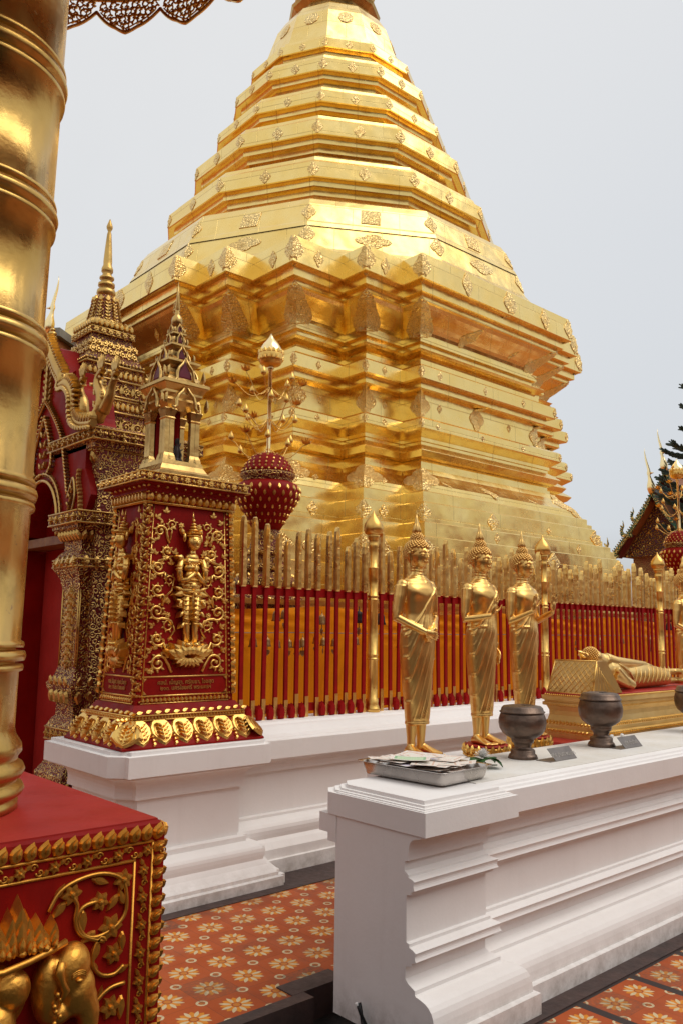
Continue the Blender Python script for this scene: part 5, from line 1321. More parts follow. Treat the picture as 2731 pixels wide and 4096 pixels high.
# ------------------------------------------------------------------ standing statues (local frame: facing -y, feet at z=0)
def hand_parts(m, wrist, dirv, palmn, sgn, L=.075, curl=0., spread=.16, thumb=True):
    """palm + five fingers; dirv = direction of the fingers, palmn = the way the palm faces, sgn = side of the thumb"""
    d = Vector(dirv).normalized(); n = Vector(palmn).normalized(); n = (n - d * n.dot(d)).normalized(); s_ = d.cross(n) * sgn
    c = Vector(wrist)
    rot = Matrix((s_, n, d)).transposed()
    m.ell(c + d * L * .36, (L * .25, L * .12, L * .40), 12, 8, rot)
    m.ell(c + d * L * .15, (L * .17, L * .13, L * .25), 10, 6, rot)
    for k in range(4):
        off = (k - 1.5) * L * .125; ln = L * (.56, .64, .60, .47)[k]
        a = c + d * L * .62 - s_ * (-off) ; a = c + d * L * .62 + s_ * (-off)
        dd = (d + s_ * (-(k - 1.5)) * spread * .35 + n * curl * .2).normalized()
        d2 = (dd + n * curl).normalized(); d3 = (d2 + n * curl).normalized()
        p = [a - dd * L * .15, a, a + dd * ln * .4, a + dd * ln * .4 + d2 * ln * .32, a + dd * ln * .4 + d2 * ln * .32 + d3 * ln * .28]
        r = L * .063; m.tube(p, [r, r, r * .95, r * .85, r * .6], 8)
    if thumb:
        a = c + d * L * .18 + s_ * L * .17; p = [a, a + (s_ * .75 + d * .8 + n * .25) * L * .22, a + (s_ * .75 + d * 1.0 + n * .4) * L * .36, a + (s_ * .65 + d * 1.5 + n * .5) * L * .44]
        m.tube(p, [L * .085, L * .08, L * .068, L * .045], 8)

BS = [(.162, .074, .052, 0), (.20, .078, .055, 0), (.30, .087, .062, 0), (.42, .099, .068, .002), (.52, .109, .073, .003), (.60, .114, .076, .003), (.66, .113, .074, .0), (.72, .103, .067, -.002), (.77, .096, .062, -.004), (.82, .101, .065, -.006), (.87, .111, .069, -.006), (.91, .118, .066, -.003), (.94, .114, .058, .0), (.962, .092, .048, .002), (.98, .06, .042, .003), (.992, .042, .038, .003), (1.01, .036, .034, .002), (1.045, .036, .036, .0)]
def interp(z):
    for a, b in zip(BS, BS[1:]):
        if a[0] <= z <= b[0]:
            t = (z - a[0]) / (b[0] - a[0]); t = t * t * (3 - 2 * t) * .5 + t * .5; return [a[i] + (b[i] - a[i]) * t for i in range(1, 4)]
    return list(BS[-1][1:])
HS = lambda p: V(p.x * 1.16, (p.y + .004) * 1.16 - .004, 1.03 + (p.z - 1.03) * 1.16 - .008)
def statue_body(arms):
    m = MB(); rings = []; NZ = 300; NA = 150
    for j in range(NZ + 1):
        z = .162 + (1.045 - .162) * j / NZ; a, b, cy = interp(z); rg = []
        for k in range(NA):
            th = 2 * pi * k / NA               # 0 = +x (statue's left), -pi/2 = front
            x = a * cos(th); y = b * sin(th); 
            sx_ = 1.
            rr_ = 0.
            phi = atan2(sin(th + pi / 2), cos(th + pi / 2))      # 0 front, + towards the statue's left
            if z < .945:
                # folds sag from the left shoulder to the right hip
                f = z - .23 * max(0, (phi + 1.1)) ** 1.25 * (1 if phi < 1.25 else 0) - .02 * sin(phi)
                sp = .122
                if -1.75 < phi < 1.05 and z > .19:
                    u = (f / sp) % 1.0; ridge = math.exp(-((u - .5) / .07) ** 2) + .35 * u
                    edge = z - (.80 + .11 * phi)       # diagonal hem of the robe over the chest
                    k_ = 1. if edge < 0 else 0.
                    rr_ += .0040 * ridge * k_ * min(1, (phi + 1.9) * 1.5)
                # robe edge from under right arm to left shoulder, robe side stands proud
                e = z - (.815 + .135 * sin(max(-1.5, min(1.5, phi * 1.1))))
                if abs(phi) < 1.6: rr_ += .004 if e < 0 else 0; rr_ += .005 * math.exp(-(e / .006) ** 2)
                elif phi > 0: rr_ += .004
                # vertical sash edge on the left side
                g_ = phi - .78
                if .52 < z < .93: rr_ += .005 * math.exp(-(g_ / .05) ** 2) + (.003 if 0 < g_ < .5 else 0)
                if .515 < z < .525 and 0.5 < g_ + .5 < 1.: rr_ += .004
                if .175 > z: rr_ += .003
                # waist fold
                rr_ += .004 * math.exp(-((z - .70) / .006) ** 2) * (1 if phi < -.3 else 0)
            else: 
                if phi > .15 and z < .985: rr_ += .004
            # chest & belly modelling
            if .84 < z < .95:
                for sg in (-1, 1): rr_ += .010 * math.exp(-((phi - sg * .62) / .42) ** 2 - ((z - .893) / .03) ** 2)
            rr_ += .006 * math.exp(-(phi / .6) ** 2 - ((z - .70) / .05) ** 2)
            n_ = V(cos(th) / a, sin(th) / b, 0).normalized()
            rg.append((x + n_.x * rr_, cy + y + n_.y * rr_, z))
        rings.append(rg)
    m.loft(rings)
    for q in (1.0, 1.018, 1.034): m.tube([(.0355 * cos(t) * 1.0, .001 + .0355 * sin(t), q - .004 * sin(t) * -1) for t in [2 * pi * i / 20 for i in range(21)]], .0035, 6)
    # legs and feet
    for sg in (-1, 1):
        x = sg * .038
        m.tube([(x, .005, .20), (x, .006, .15), (x, .006, .09), (x, .008, .045), (x, .012, .02)], [.033, .031, .025, .023, .026], 14)
        m.loft([[(x + wx * cos(t) + sg * .004 * q, cy + 0, .0 + max(0.0, hz * (1 + sin(t)) )) for t in [2 * pi * i / 14 for i in range(14)]] for q, (cy, wx, hz) in enumerate([(.042, .012, .010), (.034, .024, .019), (.012, .027, .028), (-.012, .026, .028), (-.04, .028, .021), (-.07, .033, .015), (-.095, .034, .011), (-.112, .03, .008)])])
        for k in range(5):
            tx = x + sg * (-.026 + .0125 * k) + sg * .006; ln = (.034, .03, .028, .024, .02)[k]
            m.tube([(tx, -.095, .009), (tx, -.108 , .0105), (tx, -.108 - ln * .8, .008)], [.0075, .0068, .0055] if k else [.009, .0085, .007], 8)
    # shoulders
    for sg in (-1, 1): m.ell((sg * .112, .004, .928), (.036, .036, .036), 14, 10)
    # head
    m.T = HS
    hc = V(0, -.010, 1.098); NQ = 40; rings = []
    for j in range(25):
        v = -pi / 2 + pi * j / 24; v = max(-1.53, min(1.53, v)); rg = []
        for k in range(NQ):
            th = 2 * pi * k / NQ; phi = atan2(sin(th + pi / 2), cos(th + pi / 2))
            x = .051 * cos(v) * cos(th); y = .058 * cos(v) * sin(th); z = .068 * sin(v)
            if z < 0: x *= 1 - .22 * (-z / .068) ** 1.5; y = y * (1 - .10 * (-z / .068)) - .004 * (-z / .068)
            r = 0
            if abs(phi) < 1.3:
                r += .004 * math.exp(-((z + .050) / .012) ** 2 - (phi / .3) ** 2)         # chin
                r -= .0045 * (math.exp(-((z - .004) / .011) ** 2 - ((abs(phi) - .42) / .2) ** 2))   # eye hollows
                r += .0025 * math.exp(-((z - .021) / .006) ** 2 - ((abs(phi) - .4) / .3) ** 2)      # brow
            n_ = V(cos(th), sin(th), 0); rg.append(hc + V(x, y, z) + n_ * r)
        rings.append(rg)
    m.loft(rings)
    F0 = hc.y - .058
    m.loft([[(w * cos(t), F0 + .004 + (-d if sin(t) < 0 else 0) * abs(sin(t)), z) for t in [2 * pi * i / 10 for i in range(10)]] for z, w, d in [(hc.z + .026, .0045, .004), (hc.z + .012, .005, .009), (hc.z - .004, .0065, .015), (hc.z - .013, .010, .019), (hc.z - .018, .0095, .012)]])
    m.ell((0, F0 + .002, hc.z - .030), (.017, .0065, .0038), 12, 6); m.ell((0, F0 + .004, hc.z - .037), (.014, .0065, .0045), 12, 6)
    for sg in (-1, 1):
        m.ell((sg * .020, F0 + .0075, hc.z + .003), (.0125, .006, .0055), 12, 6)
        m.tube([(sg * .006, F0 + .001, hc.z + .016), (sg * .016, F0 + .001, hc.z + .023), (sg * .028, F0 + .008, hc.z + .020), (sg * .036, F0 + .017, hc.z + .012)], .0028, 6)
        m.tube([(sg * .052, hc.y - .002, hc.z + .024), (sg * .057, hc.y + .004, hc.z + .012), (sg * .056, hc.y + .003, hc.z - .01), (sg * .052, hc.y, hc.z - .035), (sg * .050, hc.y - .002, hc.z - .062)], [.006, .011, .008, .006, .0065], 8)
    m.T = None
    arms(m)
    return m
def arm(m, sg, elbow, wrist, r=(.036, .034, .028, .026, .021, .016)):
    s_ = V(sg * .122, .004, .925); e = Vector(elbow); w = Vector(wrist)
    m.tube([s_, s_.lerp(e, .35), s_.lerp(e, .8), e, e.lerp(w, .35), w], list(r), 14)
def arms1(m):
    arm(m, -1, (-.155, .008, .748), (-.030, -.10, .668)); arm(m, 1, (.155, .008, .748), (.045, -.098, .678))
    hand_parts(m, (-.040, -.098, .672), (.88, -.25, -.30), (.1, .9, .1), -1, .085, .25)
    hand_parts(m, (.050, -.088, .682), (-.80, -.25, -.35), (-.1, .9, .1), 1, .08, .25)
def arms2(m):
    arm(m, -1, (-.150, -.0, .742), (-.055, -.125, .765)); hand_parts(m, (-.050, -.130, .772), (.30, -.08, .95), (.1, -1, .0), 1, .092, .10, .25)
    arm(m, 1, (.15, .02, .745), (.150, .005, .575)); hand_parts(m, (.150, .004, .572), (.02, -.12, -1), (-1, 0, 0), -1, .09, .22)
    m.tube([(.15, .005, .60), (.15, .005, .588)], [.021, .021], 12)
def arms3(m):
    arm(m, -1, (-.148, -.005, .735), (-.085, -.14, .80)); hand_parts(m, (-.082, -.145, .806), (.10, -.08, 1), (.1, -1, .0), 1, .09, .08, .2)
    arm(m, 1, (.15, -.005, .74), (.115, -.155, .80)); hand_parts(m, (.113, -.160, .806), (.02, -.08, 1), (-.1, -1, .0), -1, .09, .08, .2)
def hair_mesh():
    m = MB(); m.T = HS; hc = V(0, -.008, 1.105)
    m.ell(hc + V(0, .008, .012), (.056, .060, .060), 20, 14); m.ell(hc + V(0, .006, .072), (.030, .032, .034), 14, 10)
    pts = []
    for k in range(330):
        z = 1 - 2 * (k + .5) / 330; a = k * 2.39996; r = sqrt(1 - z * z); p = V(.059 * r * cos(a), .063 * r * sin(a), .063 * z)
        q = hc + V(0, .008, .012) + p
        front = -p.y / .063
        if q.z < hc.z + .030 and front > .35: continue          # leave the face free
        if q.z < hc.z - .015 + (.02 if front > -.1 else 0): continue
        if q.z < hc.z + .01 and abs(p.x) > .05 and front > -.1: continue
        pts.append((q, .0072))
    for k in range(90):
        z = 1 - 1.4 * (k + .5) / 90; a = k * 2.39996; r = sqrt(max(0, 1 - z * z)); pts.append((hc + V(0, .006, .072) + V(.031 * r * cos(a), .033 * r * sin(a), .035 * z), .006))
    for q, r in pts: m.ell(q, (r, r, r * 1.15), 7, 5)
    return m
def flame_mesh():
    m = MB(); m.T = lambda p: HS(V(p.x, p.y, 1.205 + (p.z - 1.205) * .8)); o = V(0, 0, 1.205)
    m.tube([o, o + V(0, 0, .03), o + V(.002, 0, .06), o + V(-.002, 0, .10), o + V(.001, 0, .128)], [.014, .017, .013, .006, .001], 8)
    for k in range(6):
        a = 2 * pi * k / 6; d = V(cos(a), sin(a), 0); m.tube([o + d * .012, o + d * .018 + V(0, 0, .022), o + d * .011 + V(0, 0, .05), o + d * .007 + V(0, 0, .075)], [.006, .006, .005, .001], 6)
    return m
def lotus_pad(m_red, m_gold, r, h, petals=True):
    m_red.lathe([(r * .98, -.012), (r, -.006), (r * .99, 0), (r * .9, .0)], 0, -.035, 32)
    if petals:
        m_gold.lathe([(r * 1.03, -h), (r * 1.05, -h * .92), (r * .93, -h * .8), (r * 1.0, -h * .55), (r * 1.02, -h * .3), (r * .96, -.012)], 0, -.035, 32)
        for k in range(20):
            a = 2 * pi * k / 20; o = V(r * 1.0 * cos(a), -.035 + r * 1.0 * sin(a), -h * .72); B = basis(o, (-sin(a), cos(a), 0), (cos(a) * .12, sin(a) * .12, 1), (cos(a), sin(a), -.1))
            for s_, hh in ((1., .010), (.6, .016)): m_gold.leaf(B, 0, 0, pi / 2, h * .80 * s_, .034 * s_, hh)
            o = V(r * 1.03 * cos(a + .15), -.035 + r * 1.03 * sin(a + .15), -h * .76); B = basis(o, (-sin(a + .15), cos(a + .15), 0), (0, 0, -1), (cos(a + .15), sin(a + .15), 0)); m_gold.leaf(B, 0, 0, pi / 2, h * .22, .03, .008)
hair_me = flame_me = None
def make_statue(loc, arms, label, s, pad, rz=0.):
    global hair_me, flame_me
    st = empty('standing_buddha_statue', (0, 0, 0), label, 'statue', 'gilded standing statues behind the low wall')
    o = statue_body(arms).build('body', M['statue'], st); remesh(o, .0034, it=2)
    if hair_me is None:
        h = hair_mesh().build('curled_hair', M['statue_hair'], st, recalc=False); hair_me = h.data
        f = flame_mesh().build('flame_finial', M['statue'], h); flame_me = f.data
    else:
        h = bpy.data.objects.new('curled_hair', hair_me); col.objects.link(h); h.parent = st
        f = bpy.data.objects.new('flame_finial', flame_me); col.objects.link(f); f.parent = h
    a, b = MB(), MB(); r, hh, pet = pad; lotus_pad(a, b, r, hh, True); a.build('red_pad', M['redtop'], st); b.build('lotus_base', M['gold'], st)
    st.location = loc; st.scale = (s, s, s); st.rotation_euler.z = rz
    return st
S1 = make_statue((3.435, 3.17, -.668), arms1, 'gilded standing statue with both hands clasped in front, nearest the tray', .985, (.125, .05, True))
S2 = make_statue((3.975, 3.15, -.652), arms2, 'gilded standing statue with one hand raised and one arm hanging, second from the left', .972, (.13, .068, True))
S3 = make_statue((4.43, 3.17, -.638), arms3, 'gilded standing statue with both hands raised, beside the reclining statue', .955, (.13, .088, True))
S4 = copy_tree(S1); S4.location = (6.93, 3.30, -.66); S4['label'] = 'gilded standing statue cut off by the right edge of the photo'

# ------------------------------------------------------------------ reclining statue, its pillow and plinth
rp = empty('reclining_statue_plinth', (5.85, 3.2, -.70), 'long gilded stepped plinth with leaf trim under the reclining statue', 'plinth')
m = MB(); PX0, PX1, PY0, PY1 = 4.98, 6.80, 3.03, 3.38
def prect(prof): m.loft([[(PX0 - d, PY0 - d, z), (PX1 + d, PY0 - d, z), (PX1 + d, PY1 + d, z), (PX0 - d, PY1 + d, z)] for d, z in prof], smooth=False)
prect([(.06, -.70), (.06, -.675), (.05, -.672), (.05, -.65), (.035, -.645), (.035, -.62), (.02, -.61), (.0, -.60), (-.012, -.56), (-.012, -.53), (0, -.50), (.02, -.495), (.02, -.475), (.01, -.472), (.01, -.462), (.02, -.46), (.025, -.43)])
stepped = m.build('stepped_block', M['recline'], rp)
m = MB(); m.loft([[(PX0 - d, PY0 - d, z), (PX1 + d, PY0 - d, z), (PX1 + d, PY1 + d, z), (PX0 - d, PY1 + d, z)] for d, z in ((.012, -.43), (.012, -.414), (-.0, -.408))], smooth=False); m.build('red_bed', M['redtop'], rp)
m = MB()
for w in 'FL':
    B = basis((PX0, PY0, 0), (1, 0, 0), (0, 0, 1), (0, -1, 0)) if w == 'F' else basis((PX0, PY1, 0), (0, -1, 0), (0, 0, 1), (-1, 0, 0))
    L = PX1 - PX0 if w == 'F' else PY1 - PY0
    Bs = lambda d: (lambda x, y, z=0.: B(x, y, z + d))
    m = MB(); m.row(Bs(.022), L, -.618, .026, .026, .012); m.row(Bs(.052), L, -.668, .03, .022, .010, False); m.row(Bs(.012), L, -.50, .018, .018, .01, False); m.row(Bs(.024), L, -.432, .016, .016, .008); merge(stepped, m, M['gold'])
pw = empty('gold_pillow_block', (5.15, 3.2, -.408), 'gilded wedge shaped pillow block scored with diamonds under the reclining head', 'pillow')
m = MB(); m.hexa([(4.98, 3.02, -.408), (5.36, 3.02, -.408), (5.36, 3.37, -.408), (4.98, 3.37, -.408), (5.04, 3.02, -.19), (5.16, 3.02, -.19), (5.16, 3.34, -.19), (5.04, 3.34, -.19)])
m.build('pillow', M['recline'], pw)
m = MB()
a_ = V(4.98, 3.37, -.408); u_ = V(0, -1, 0); v_ = (V(5.04, 3.37, -.19) - a_).normalized(); B = basis(a_, u_, v_, u_.cross(v_)); Hh = .226
def inside(x, y): 
    t = y / Hh; return .03 * t <= x <= .35 and 0 <= y <= Hh
for k in range(-8, 14):
    for sg in (-1, 1):
        pts = []
        for i in range(60):
            y = Hh * i / 59; x = k * .042 + sg * y * .85 + (0 if sg > 0 else .2)
            if inside(x, y): pts.append((x, y))
        if len(pts) > 2: m.line(B, [pts[0], pts[-1]], .0022, .001, 5)
m.line(B, [(0, 0), (.35, 0)], .005); m.line(B, [(.03, Hh), (.35, Hh)], .005); m.line(B, [(.35, 0), (.35, Hh)], .006); m.line(B, [(0, 0), (.03, Hh)], .005)
B = basis((4.98, 3.02, -.408), (1, 0, 0), (0, 0, 1), (0, -1, 0))
for k in range(6): m.line(B, [(.05 + .05 * k, 0), (.07 + .02 * k, .20 - .022 * k)], .0016, .0, 5)
m.build('scored_lattice', M['gold'], pw)
rc = empty('reclining_buddha_statue', (5.85, 3.22, -.408), 'gilded reclining statue lying on its side with head on the pillow block', 'statue')
RT = lambda p: V(5.40 + (p.x - 5.28) * .865, 3.20 + (p.y - 3.25) * .95, p.z)
m = MB(); m.T = RT
def sec(c, ry, rz, n=20): return [(c[0], c[1] + ry * cos(t), c[2] + rz * sin(t)) for t in [2 * pi * i / n for i in range(n)]]
Yc = 3.25
m.loft([sec(c, a, b, 28) for c, a, b in [((5.28, Yc, -.27), .05, .05), ((5.33, Yc, -.275), .09, .095), ((5.40, Yc, -.285), .10, .11), ((5.50, Yc, -.30), .095, .10), ((5.60, Yc, -.315), .088, .088), ((5.72, Yc, -.312), .09, .095), ((5.84, Yc, -.31), .09, .098), ((5.98, Yc, -.315), .085, .09), ((6.12, Yc, -.325), .078, .08), ((6.24, Yc, -.332), .075, .072), ((6.33, Yc, -.338), .072, .064), ((6.35, Yc, -.338), .05, .05)]])
m.ell((5.30, Yc, -.20), (.06, .055, .055), 14, 10)
m.tube([(5.32, Yc - .02, -.185), (5.42, Yc - .05, -.205), (5.60, Yc - .05, -.215), (5.80, Yc - .04, -.225), (5.95, Yc - .03, -.23)], [.045, .038, .032, .026, .018], 12)
hand_parts(m, (5.95, Yc - .03, -.23), (1, 0, -.06), (0, .2, -1), 1, .085, .1)
m.tube([(5.32, Yc - .08, -.30), (5.42, Yc - .13, -.345), (5.50, Yc - .14, -.37)], [.05, .042, .032], 12); m.tube([(5.50, Yc - .14, -.37), (5.40, Yc - .14, -.33), (5.30, Yc - .12, -.25)], [.032, .028, .022], 12)
for dz_ in (-.368, -.298):
    m.tube([(6.30, Yc, dz_), (6.44, Yc - .005, dz_), (6.52, Yc - .01, dz_)], [.03, .025, .026], 12)
    m.ell((6.53, Yc - .03, dz_), (.03, .06, .026), 12, 8)
    for k in range(5): m.tube([(6.515 + .0 , Yc - .07, dz_ - .018 + .009 * k), (6.55, Yc - .075 - .012, dz_ - .018 + .009 * k), (6.575, Yc - .082, dz_ - .018 + .009 * k)], [.006, .0055, .004], 6)
m.ell((5.15, Yc - .02, -.17), (.062, .055, .05), 16, 12); m.tube([(5.17, Yc - .01, -.18), (5.29, Yc, -.21)], [.045, .055], 12)
o = m.build('body', M['recline'], rc); remesh(o, .0055, it=2)
m = MB(); m.T = RT
for k in range(9):
    x = 5.62 + .075 * k; m.tube([(x + .10 * t, Yc - (.097 - .012 * k / 9) * cos(t * 1.3 - .35), -.315 + (.098 - .02 * k / 9) * sin(t * 1.5 - .55) - .005) for t in [i / 10 for i in range(11)]], .004, 6)
m.tube([(5.35, Yc - .06, -.20), (5.45, Yc - .09, -.235), (5.55, Yc - .098, -.28), (5.62, Yc - .09, -.33)], .007, 8)
m.build('robe_folds', M['recline'], o)
m = MB(); m.T = RT; hc = V(5.12, Yc, -.165)
m.ell(hc, (.066, .06, .058), 16, 12); m.ell(hc + V(-.07, 0, .0), (.03, .03, .03), 12, 8)
for k in range(260):
    z = 1 - 2 * (k + .5) / 260; a = k * 2.39996; r = sqrt(1 - z * z); p = V(.068 * r * cos(a), .063 * r * sin(a), .062 * z)
    if p.x > .045: continue
    m.ell(hc + p, (.0075, .0075, .0075), 7, 5)
hh_ = m.build('curled_hair', M['statue_hair'], rc, recalc=False)
m = MB(); m.T = lambda p: RT(V(p.x - .045, p.y, p.z - .02)); m.tube([(5.09, Yc, -.145), (5.05, Yc, -.14), (5.02, Yc, -.12), (4.985, Yc, -.105)], [.02, .026, .018, .001], 8)
for k in range(5):
    a = k * 1.25; m.tube([(5.08, Yc + .02 * cos(a), -.145 + .02 * sin(a)), (5.04, Yc + .026 * cos(a), -.135 + .024 * sin(a)), (5.01, Yc + .01 * cos(a), -.12 + .012 * sin(a))], [.008, .008, .001], 6)
m.build('flame_finial', M['statue'], hh_)

# ------------------------------------------------------------------ things on the wall top
WT = -.672
def bowl(x, y, s, label, zs=1.):
    b = empty('alms_bowl', (x, y, WT), label, 'bowl', 'dark bronze footed bowls on the low wall')
    m = MB(); P_ = [(.082, 0), (.086, .004), (.078, .024), (.070, .030), (.070, .050), (.064, .058), (.050, .064), (.046, .078), (.052, .086), (.052, .094), (.062, .100), (.066, .118), (.064, .124), (.088, .136), (.115, .158), (.131, .188), (.137, .222), (.135, .250), (.127, .275), (.121, .290)]
    m.lathe([(r * s, WT + z * s) for r, z in P_], x, y, 40); m.build('bowl_body', M['bronze'], b)
    m = MB(); m.lathe([(r * s, WT + z * s) for r, z in [(.126, .286), (.131, .289), (.131, .294), (.123, .298), (.119, .316), (.108, .328), (.072, .334), (.066, .331), (.02, .331)]], x, y, 40); m.build('lid', M['bronze'], b)
    m = MB(); m.box(x + .01, x + .07, y - .012, y + .012, WT + .330 * s, WT + .3335 * s); m.build('coin_slot', M['cable'], b); b.scale = (1, 1, zs)
    return b
bowl(3.80, 2.735, .93, 'dark bronze footed bowl with lid nearest the flower', .9)
bowl(4.575, 2.725, .95, 'dark bronze footed bowl with dented lid in front of the pillow block')
bowl(5.77, 2.71, .95, 'dark bronze footed bowl cut off by the right edge of the photo')
def plate_sign(x, y, t, label, rz=0.):
    s_ = empty('name_plate', (x, y, WT), label, 'sign', None)
    m = MB(); th = .0025
    B = basis((x, y, WT + .002), (cos(rz), sin(rz), 0), (-sin(rz) * .45, cos(rz) * .45, .62), (0, -1, .55))
    # an angled sheet: front face leaning back, foot running backwards at the left
    w_, h2 = .20, .075
    q0 = [(0, 0), (w_, 0), (w_ - .012, h2), (-.016, h2)]
    a = [m.P(B(p[0], p[1], 0)) for p in q0]; b = [m.P(B(p[0], p[1], -th)) for p in q0]
    m.F(a); m.F(b[::-1])
    for k in range(4): m.F((a[k], b[k], b[(k + 1) % 4], a[(k + 1) % 4]))
    m.box(x - .05, x + .19, y + .0, y + .09, WT + .0005, WT + .003)
    m.build('folded_sheet', M['plate'], s_)
    text(t, .034, (lambda X_, Y_, Z_=0.: B(X_ * .8 + w_ / 2 - .002, Y_ + .022, Z_ + .001)), M['engrave'], s_, 'lettering', .0006)
    return s_
plate_sign(3.84, 2.555, 'อุทิศ ปานกา พระนคร', 'small folded steel name plate at the foot of the left bowl', .0)
plate_sign(4.585, 2.575, 'อุทิศ ปานทิพย์', 'small folded steel name plate at the foot of the middle bowl', .0)
# tray, notes
tr = empty('steel_tray', (2.97, 2.62, WT), 'shallow rectangular stainless steel tray full of paper notes on the wall end', 'tray')
TC = V(2.962, 2.685, WT); ra = radians(4); hxt, hyt = .185, .245
def TB(x, y, z): return V(TC.x + x * cos(ra) - y * sin(ra), TC.y + x * sin(ra) + y * cos(ra), WT + z)
m = MB()
def rr_ring(hx, hy, z, r=.03):
    pts = []
    for cx_, cy_, a0 in ((hx - r, -hy + r, -pi / 2), (hx - r, hy - r, 0), (-hx + r, hy - r, pi / 2), (-hx + r, -hy + r, pi)):
        for k in range(6):
            a = a0 + pi / 2 * k / 5; pts.append(TB(cx_ + r * cos(a), cy_ + r * sin(a), z))
    return pts
m.loft([rr_ring(hxt - .03, hyt - .03, .003), rr_ring(hxt - .018, hyt - .018, .006), rr_ring(hxt - .012, hyt - .012, .02), rr_ring(hxt - .003, hyt - .003, .062), rr_ring(hxt + .012, hyt + .012, .065), rr_ring(hxt + .012, hyt + .012, .0625), rr_ring(hxt - .005, hyt - .005, .0595), rr_ring(hxt - .016, hyt - .016, .02), rr_ring(hxt - .03, hyt - .03, .008)], caps=(True, True))
m.build('pan', M['steel'], tr)
rn = random.Random(21)
labs_n = ['pale green printed note lying on top of the pile in the tray']
for k in range(64):
    m = MB(); nx_, ny_ = 8, 4; hw_, hh_2 = .092, .06; curl = rn.uniform(-.006, .008); ids = []
    top = k == 63
    for j in range(ny_ + 1):
        ids.append([m.P((-hw_ + 2 * hw_ * i / nx_, -hh_2 + 2 * hh_2 * j / ny_, abs(curl) * ((i / nx_ * 2 - 1) ** 2) + .003 * noise.noise(V(i, j, k)))) for i in range(nx_ + 1)])
    for a, b in zip(ids, ids[1:]):
        for i in range(nx_): m.F((a[i], a[i + 1], b[i + 1], b[i]), True)
    cx_, cy_ = (rn.uniform(-.07, .07) if k < 42 else rn.uniform(-.095, .10), rn.uniform(-.13, .13) if k < 42 else rn.uniform(-.165, .175)) if not top else (-.08, .02)
    o = m.build('paper_note', NOTES[0] if top or k == 8 else NOTES[rn.choice((1, 2, 2, 1, 2))], None, (0, 0, 0), recalc=False)
    p = TB(cx_, cy_, (.014 + .0012 * k if k < 42 else .066 + .0007 * (k - 42))); o.location = p; o.rotation_euler = (rn.uniform(-.02, .02), rn.uniform(-.02, .02), ra + ((pi / 2 + rn.uniform(-.12, .12)) if k < 42 else rn.uniform(-1., 1.) if not top else -.95))
    if top: tag(o, labs_n[0], 'paper note', 'printed paper notes piled in the tray'); o.location.z += .006
    else: tag(o, 'printed paper note overlapping others in the steel tray', 'paper note', 'printed paper notes piled in the tray')
# flower
fl = empty('flower_offering', (3.33, 2.64, WT), 'white chrysanthemum with dark green leaves lying between tray and bowl', 'flower')
fc = V(3.36, 2.66, WT + .05); m = MB()
rf = random.Random(9)
for k in range(70):
    a = k * 2.4; el = .15 + 1.25 * (k / 70.); d = V(cos(a) * cos(el), sin(a) * cos(el), sin(el)); s1 = d.cross(V(0, 0, 1)).normalized(); L = .046 * rf.uniform(.85, 1.1)
    w = .0045; ps = [fc + d * .004, fc + d * L * .6 + V(0, 0, .004), fc + d * L]
    q1 = [m.P(p + s1 * w * t) for p, t in zip(ps, (.5, 1, .4))]; q2 = [m.P(p - s1 * w * t) for p, t in zip(ps, (.5, 1, .4))]
    for i in range(2): m.F((q1[i], q1[i + 1], q2[i + 1], q2[i]))
m.build('blossom', M['petal'], fl, recalc=False)
for (dx, dy, a, L) in ((.0, 0, 2.9, .09), (0, -.01, -.4, .10), (.01, -.01, -1.0, .085), (-.01, 0, 3.6, .08), (.02, .0, .2, .11)):
    m = MB(); ids = []
    for i in range(7):
        t = i / 6; w = .03 * sin(pi * min(1, t * .9 + .08)) * (1 + .35 * (i % 2)); c = fc + V(cos(a) * L * t + dx, sin(a) * L * t + dy, -.012 + .02 * sin(pi * t) - .03 * t); s1 = V(-sin(a), cos(a), 0)
        ids.append([m.P(c - s1 * w + V(0, 0, .008)), m.P(c), m.P(c + s1 * w + V(0, 0, .008))])
    for p_, q_ in zip(ids, ids[1:]):
        for i in range(2): m.F((p_[i], p_[i + 1], q_[i + 1], q_[i]))
    m.build('leaf', M['leaf'], fl, recalc=False)
m = MB(); m.tube([fc + V(0, 0, -.01), fc + V(.03, -.01, -.035), fc + V(.09, -.02, -.04)], .003, 6); m.build('stem', M['leaf'], fl)
# crumpled paper bits by the plinth, cables at the wall foot
for i, (x, y) in enumerate(((4.98, 2.89), (5.09, 2.88))):
    m = MB(); m.ell((x, y, WT + .012), (.016, .012, .011), 9, 6); 
    for k, p in enumerate(m.v): m.v[k] = p + V(noise.noise(p * 90), noise.noise(p * 90 + V(3, 3, 3)), 0) * .006
    tag(m.build('crumpled_paper', M['petal']), 'small crumpled white paper on the wall edge behind the middle bowl', 'paper', 'crumpled papers on the wall edge')
for i in range(3):
    m = MB(); pts = []
    for k in range(24):
        t = k / 23; pts.append(V(2.475 + .012 * sin(9 * t + i * 2) + .02 * i * t, 2.60 - .06 * t + .015 * cos(7 * t + i), -1.50 - .26 * t))
    m.tube(pts, .007, 6); tag(m.build('cable', M['cable'] if i else M['petal']), ['white cable hanging at the foot of the wall end', 'black cable twisted at the foot of the wall end', 'black cable twisted at the foot of the wall end'][i], 'cable', None if i == 0 else 'black cables at the wall foot')

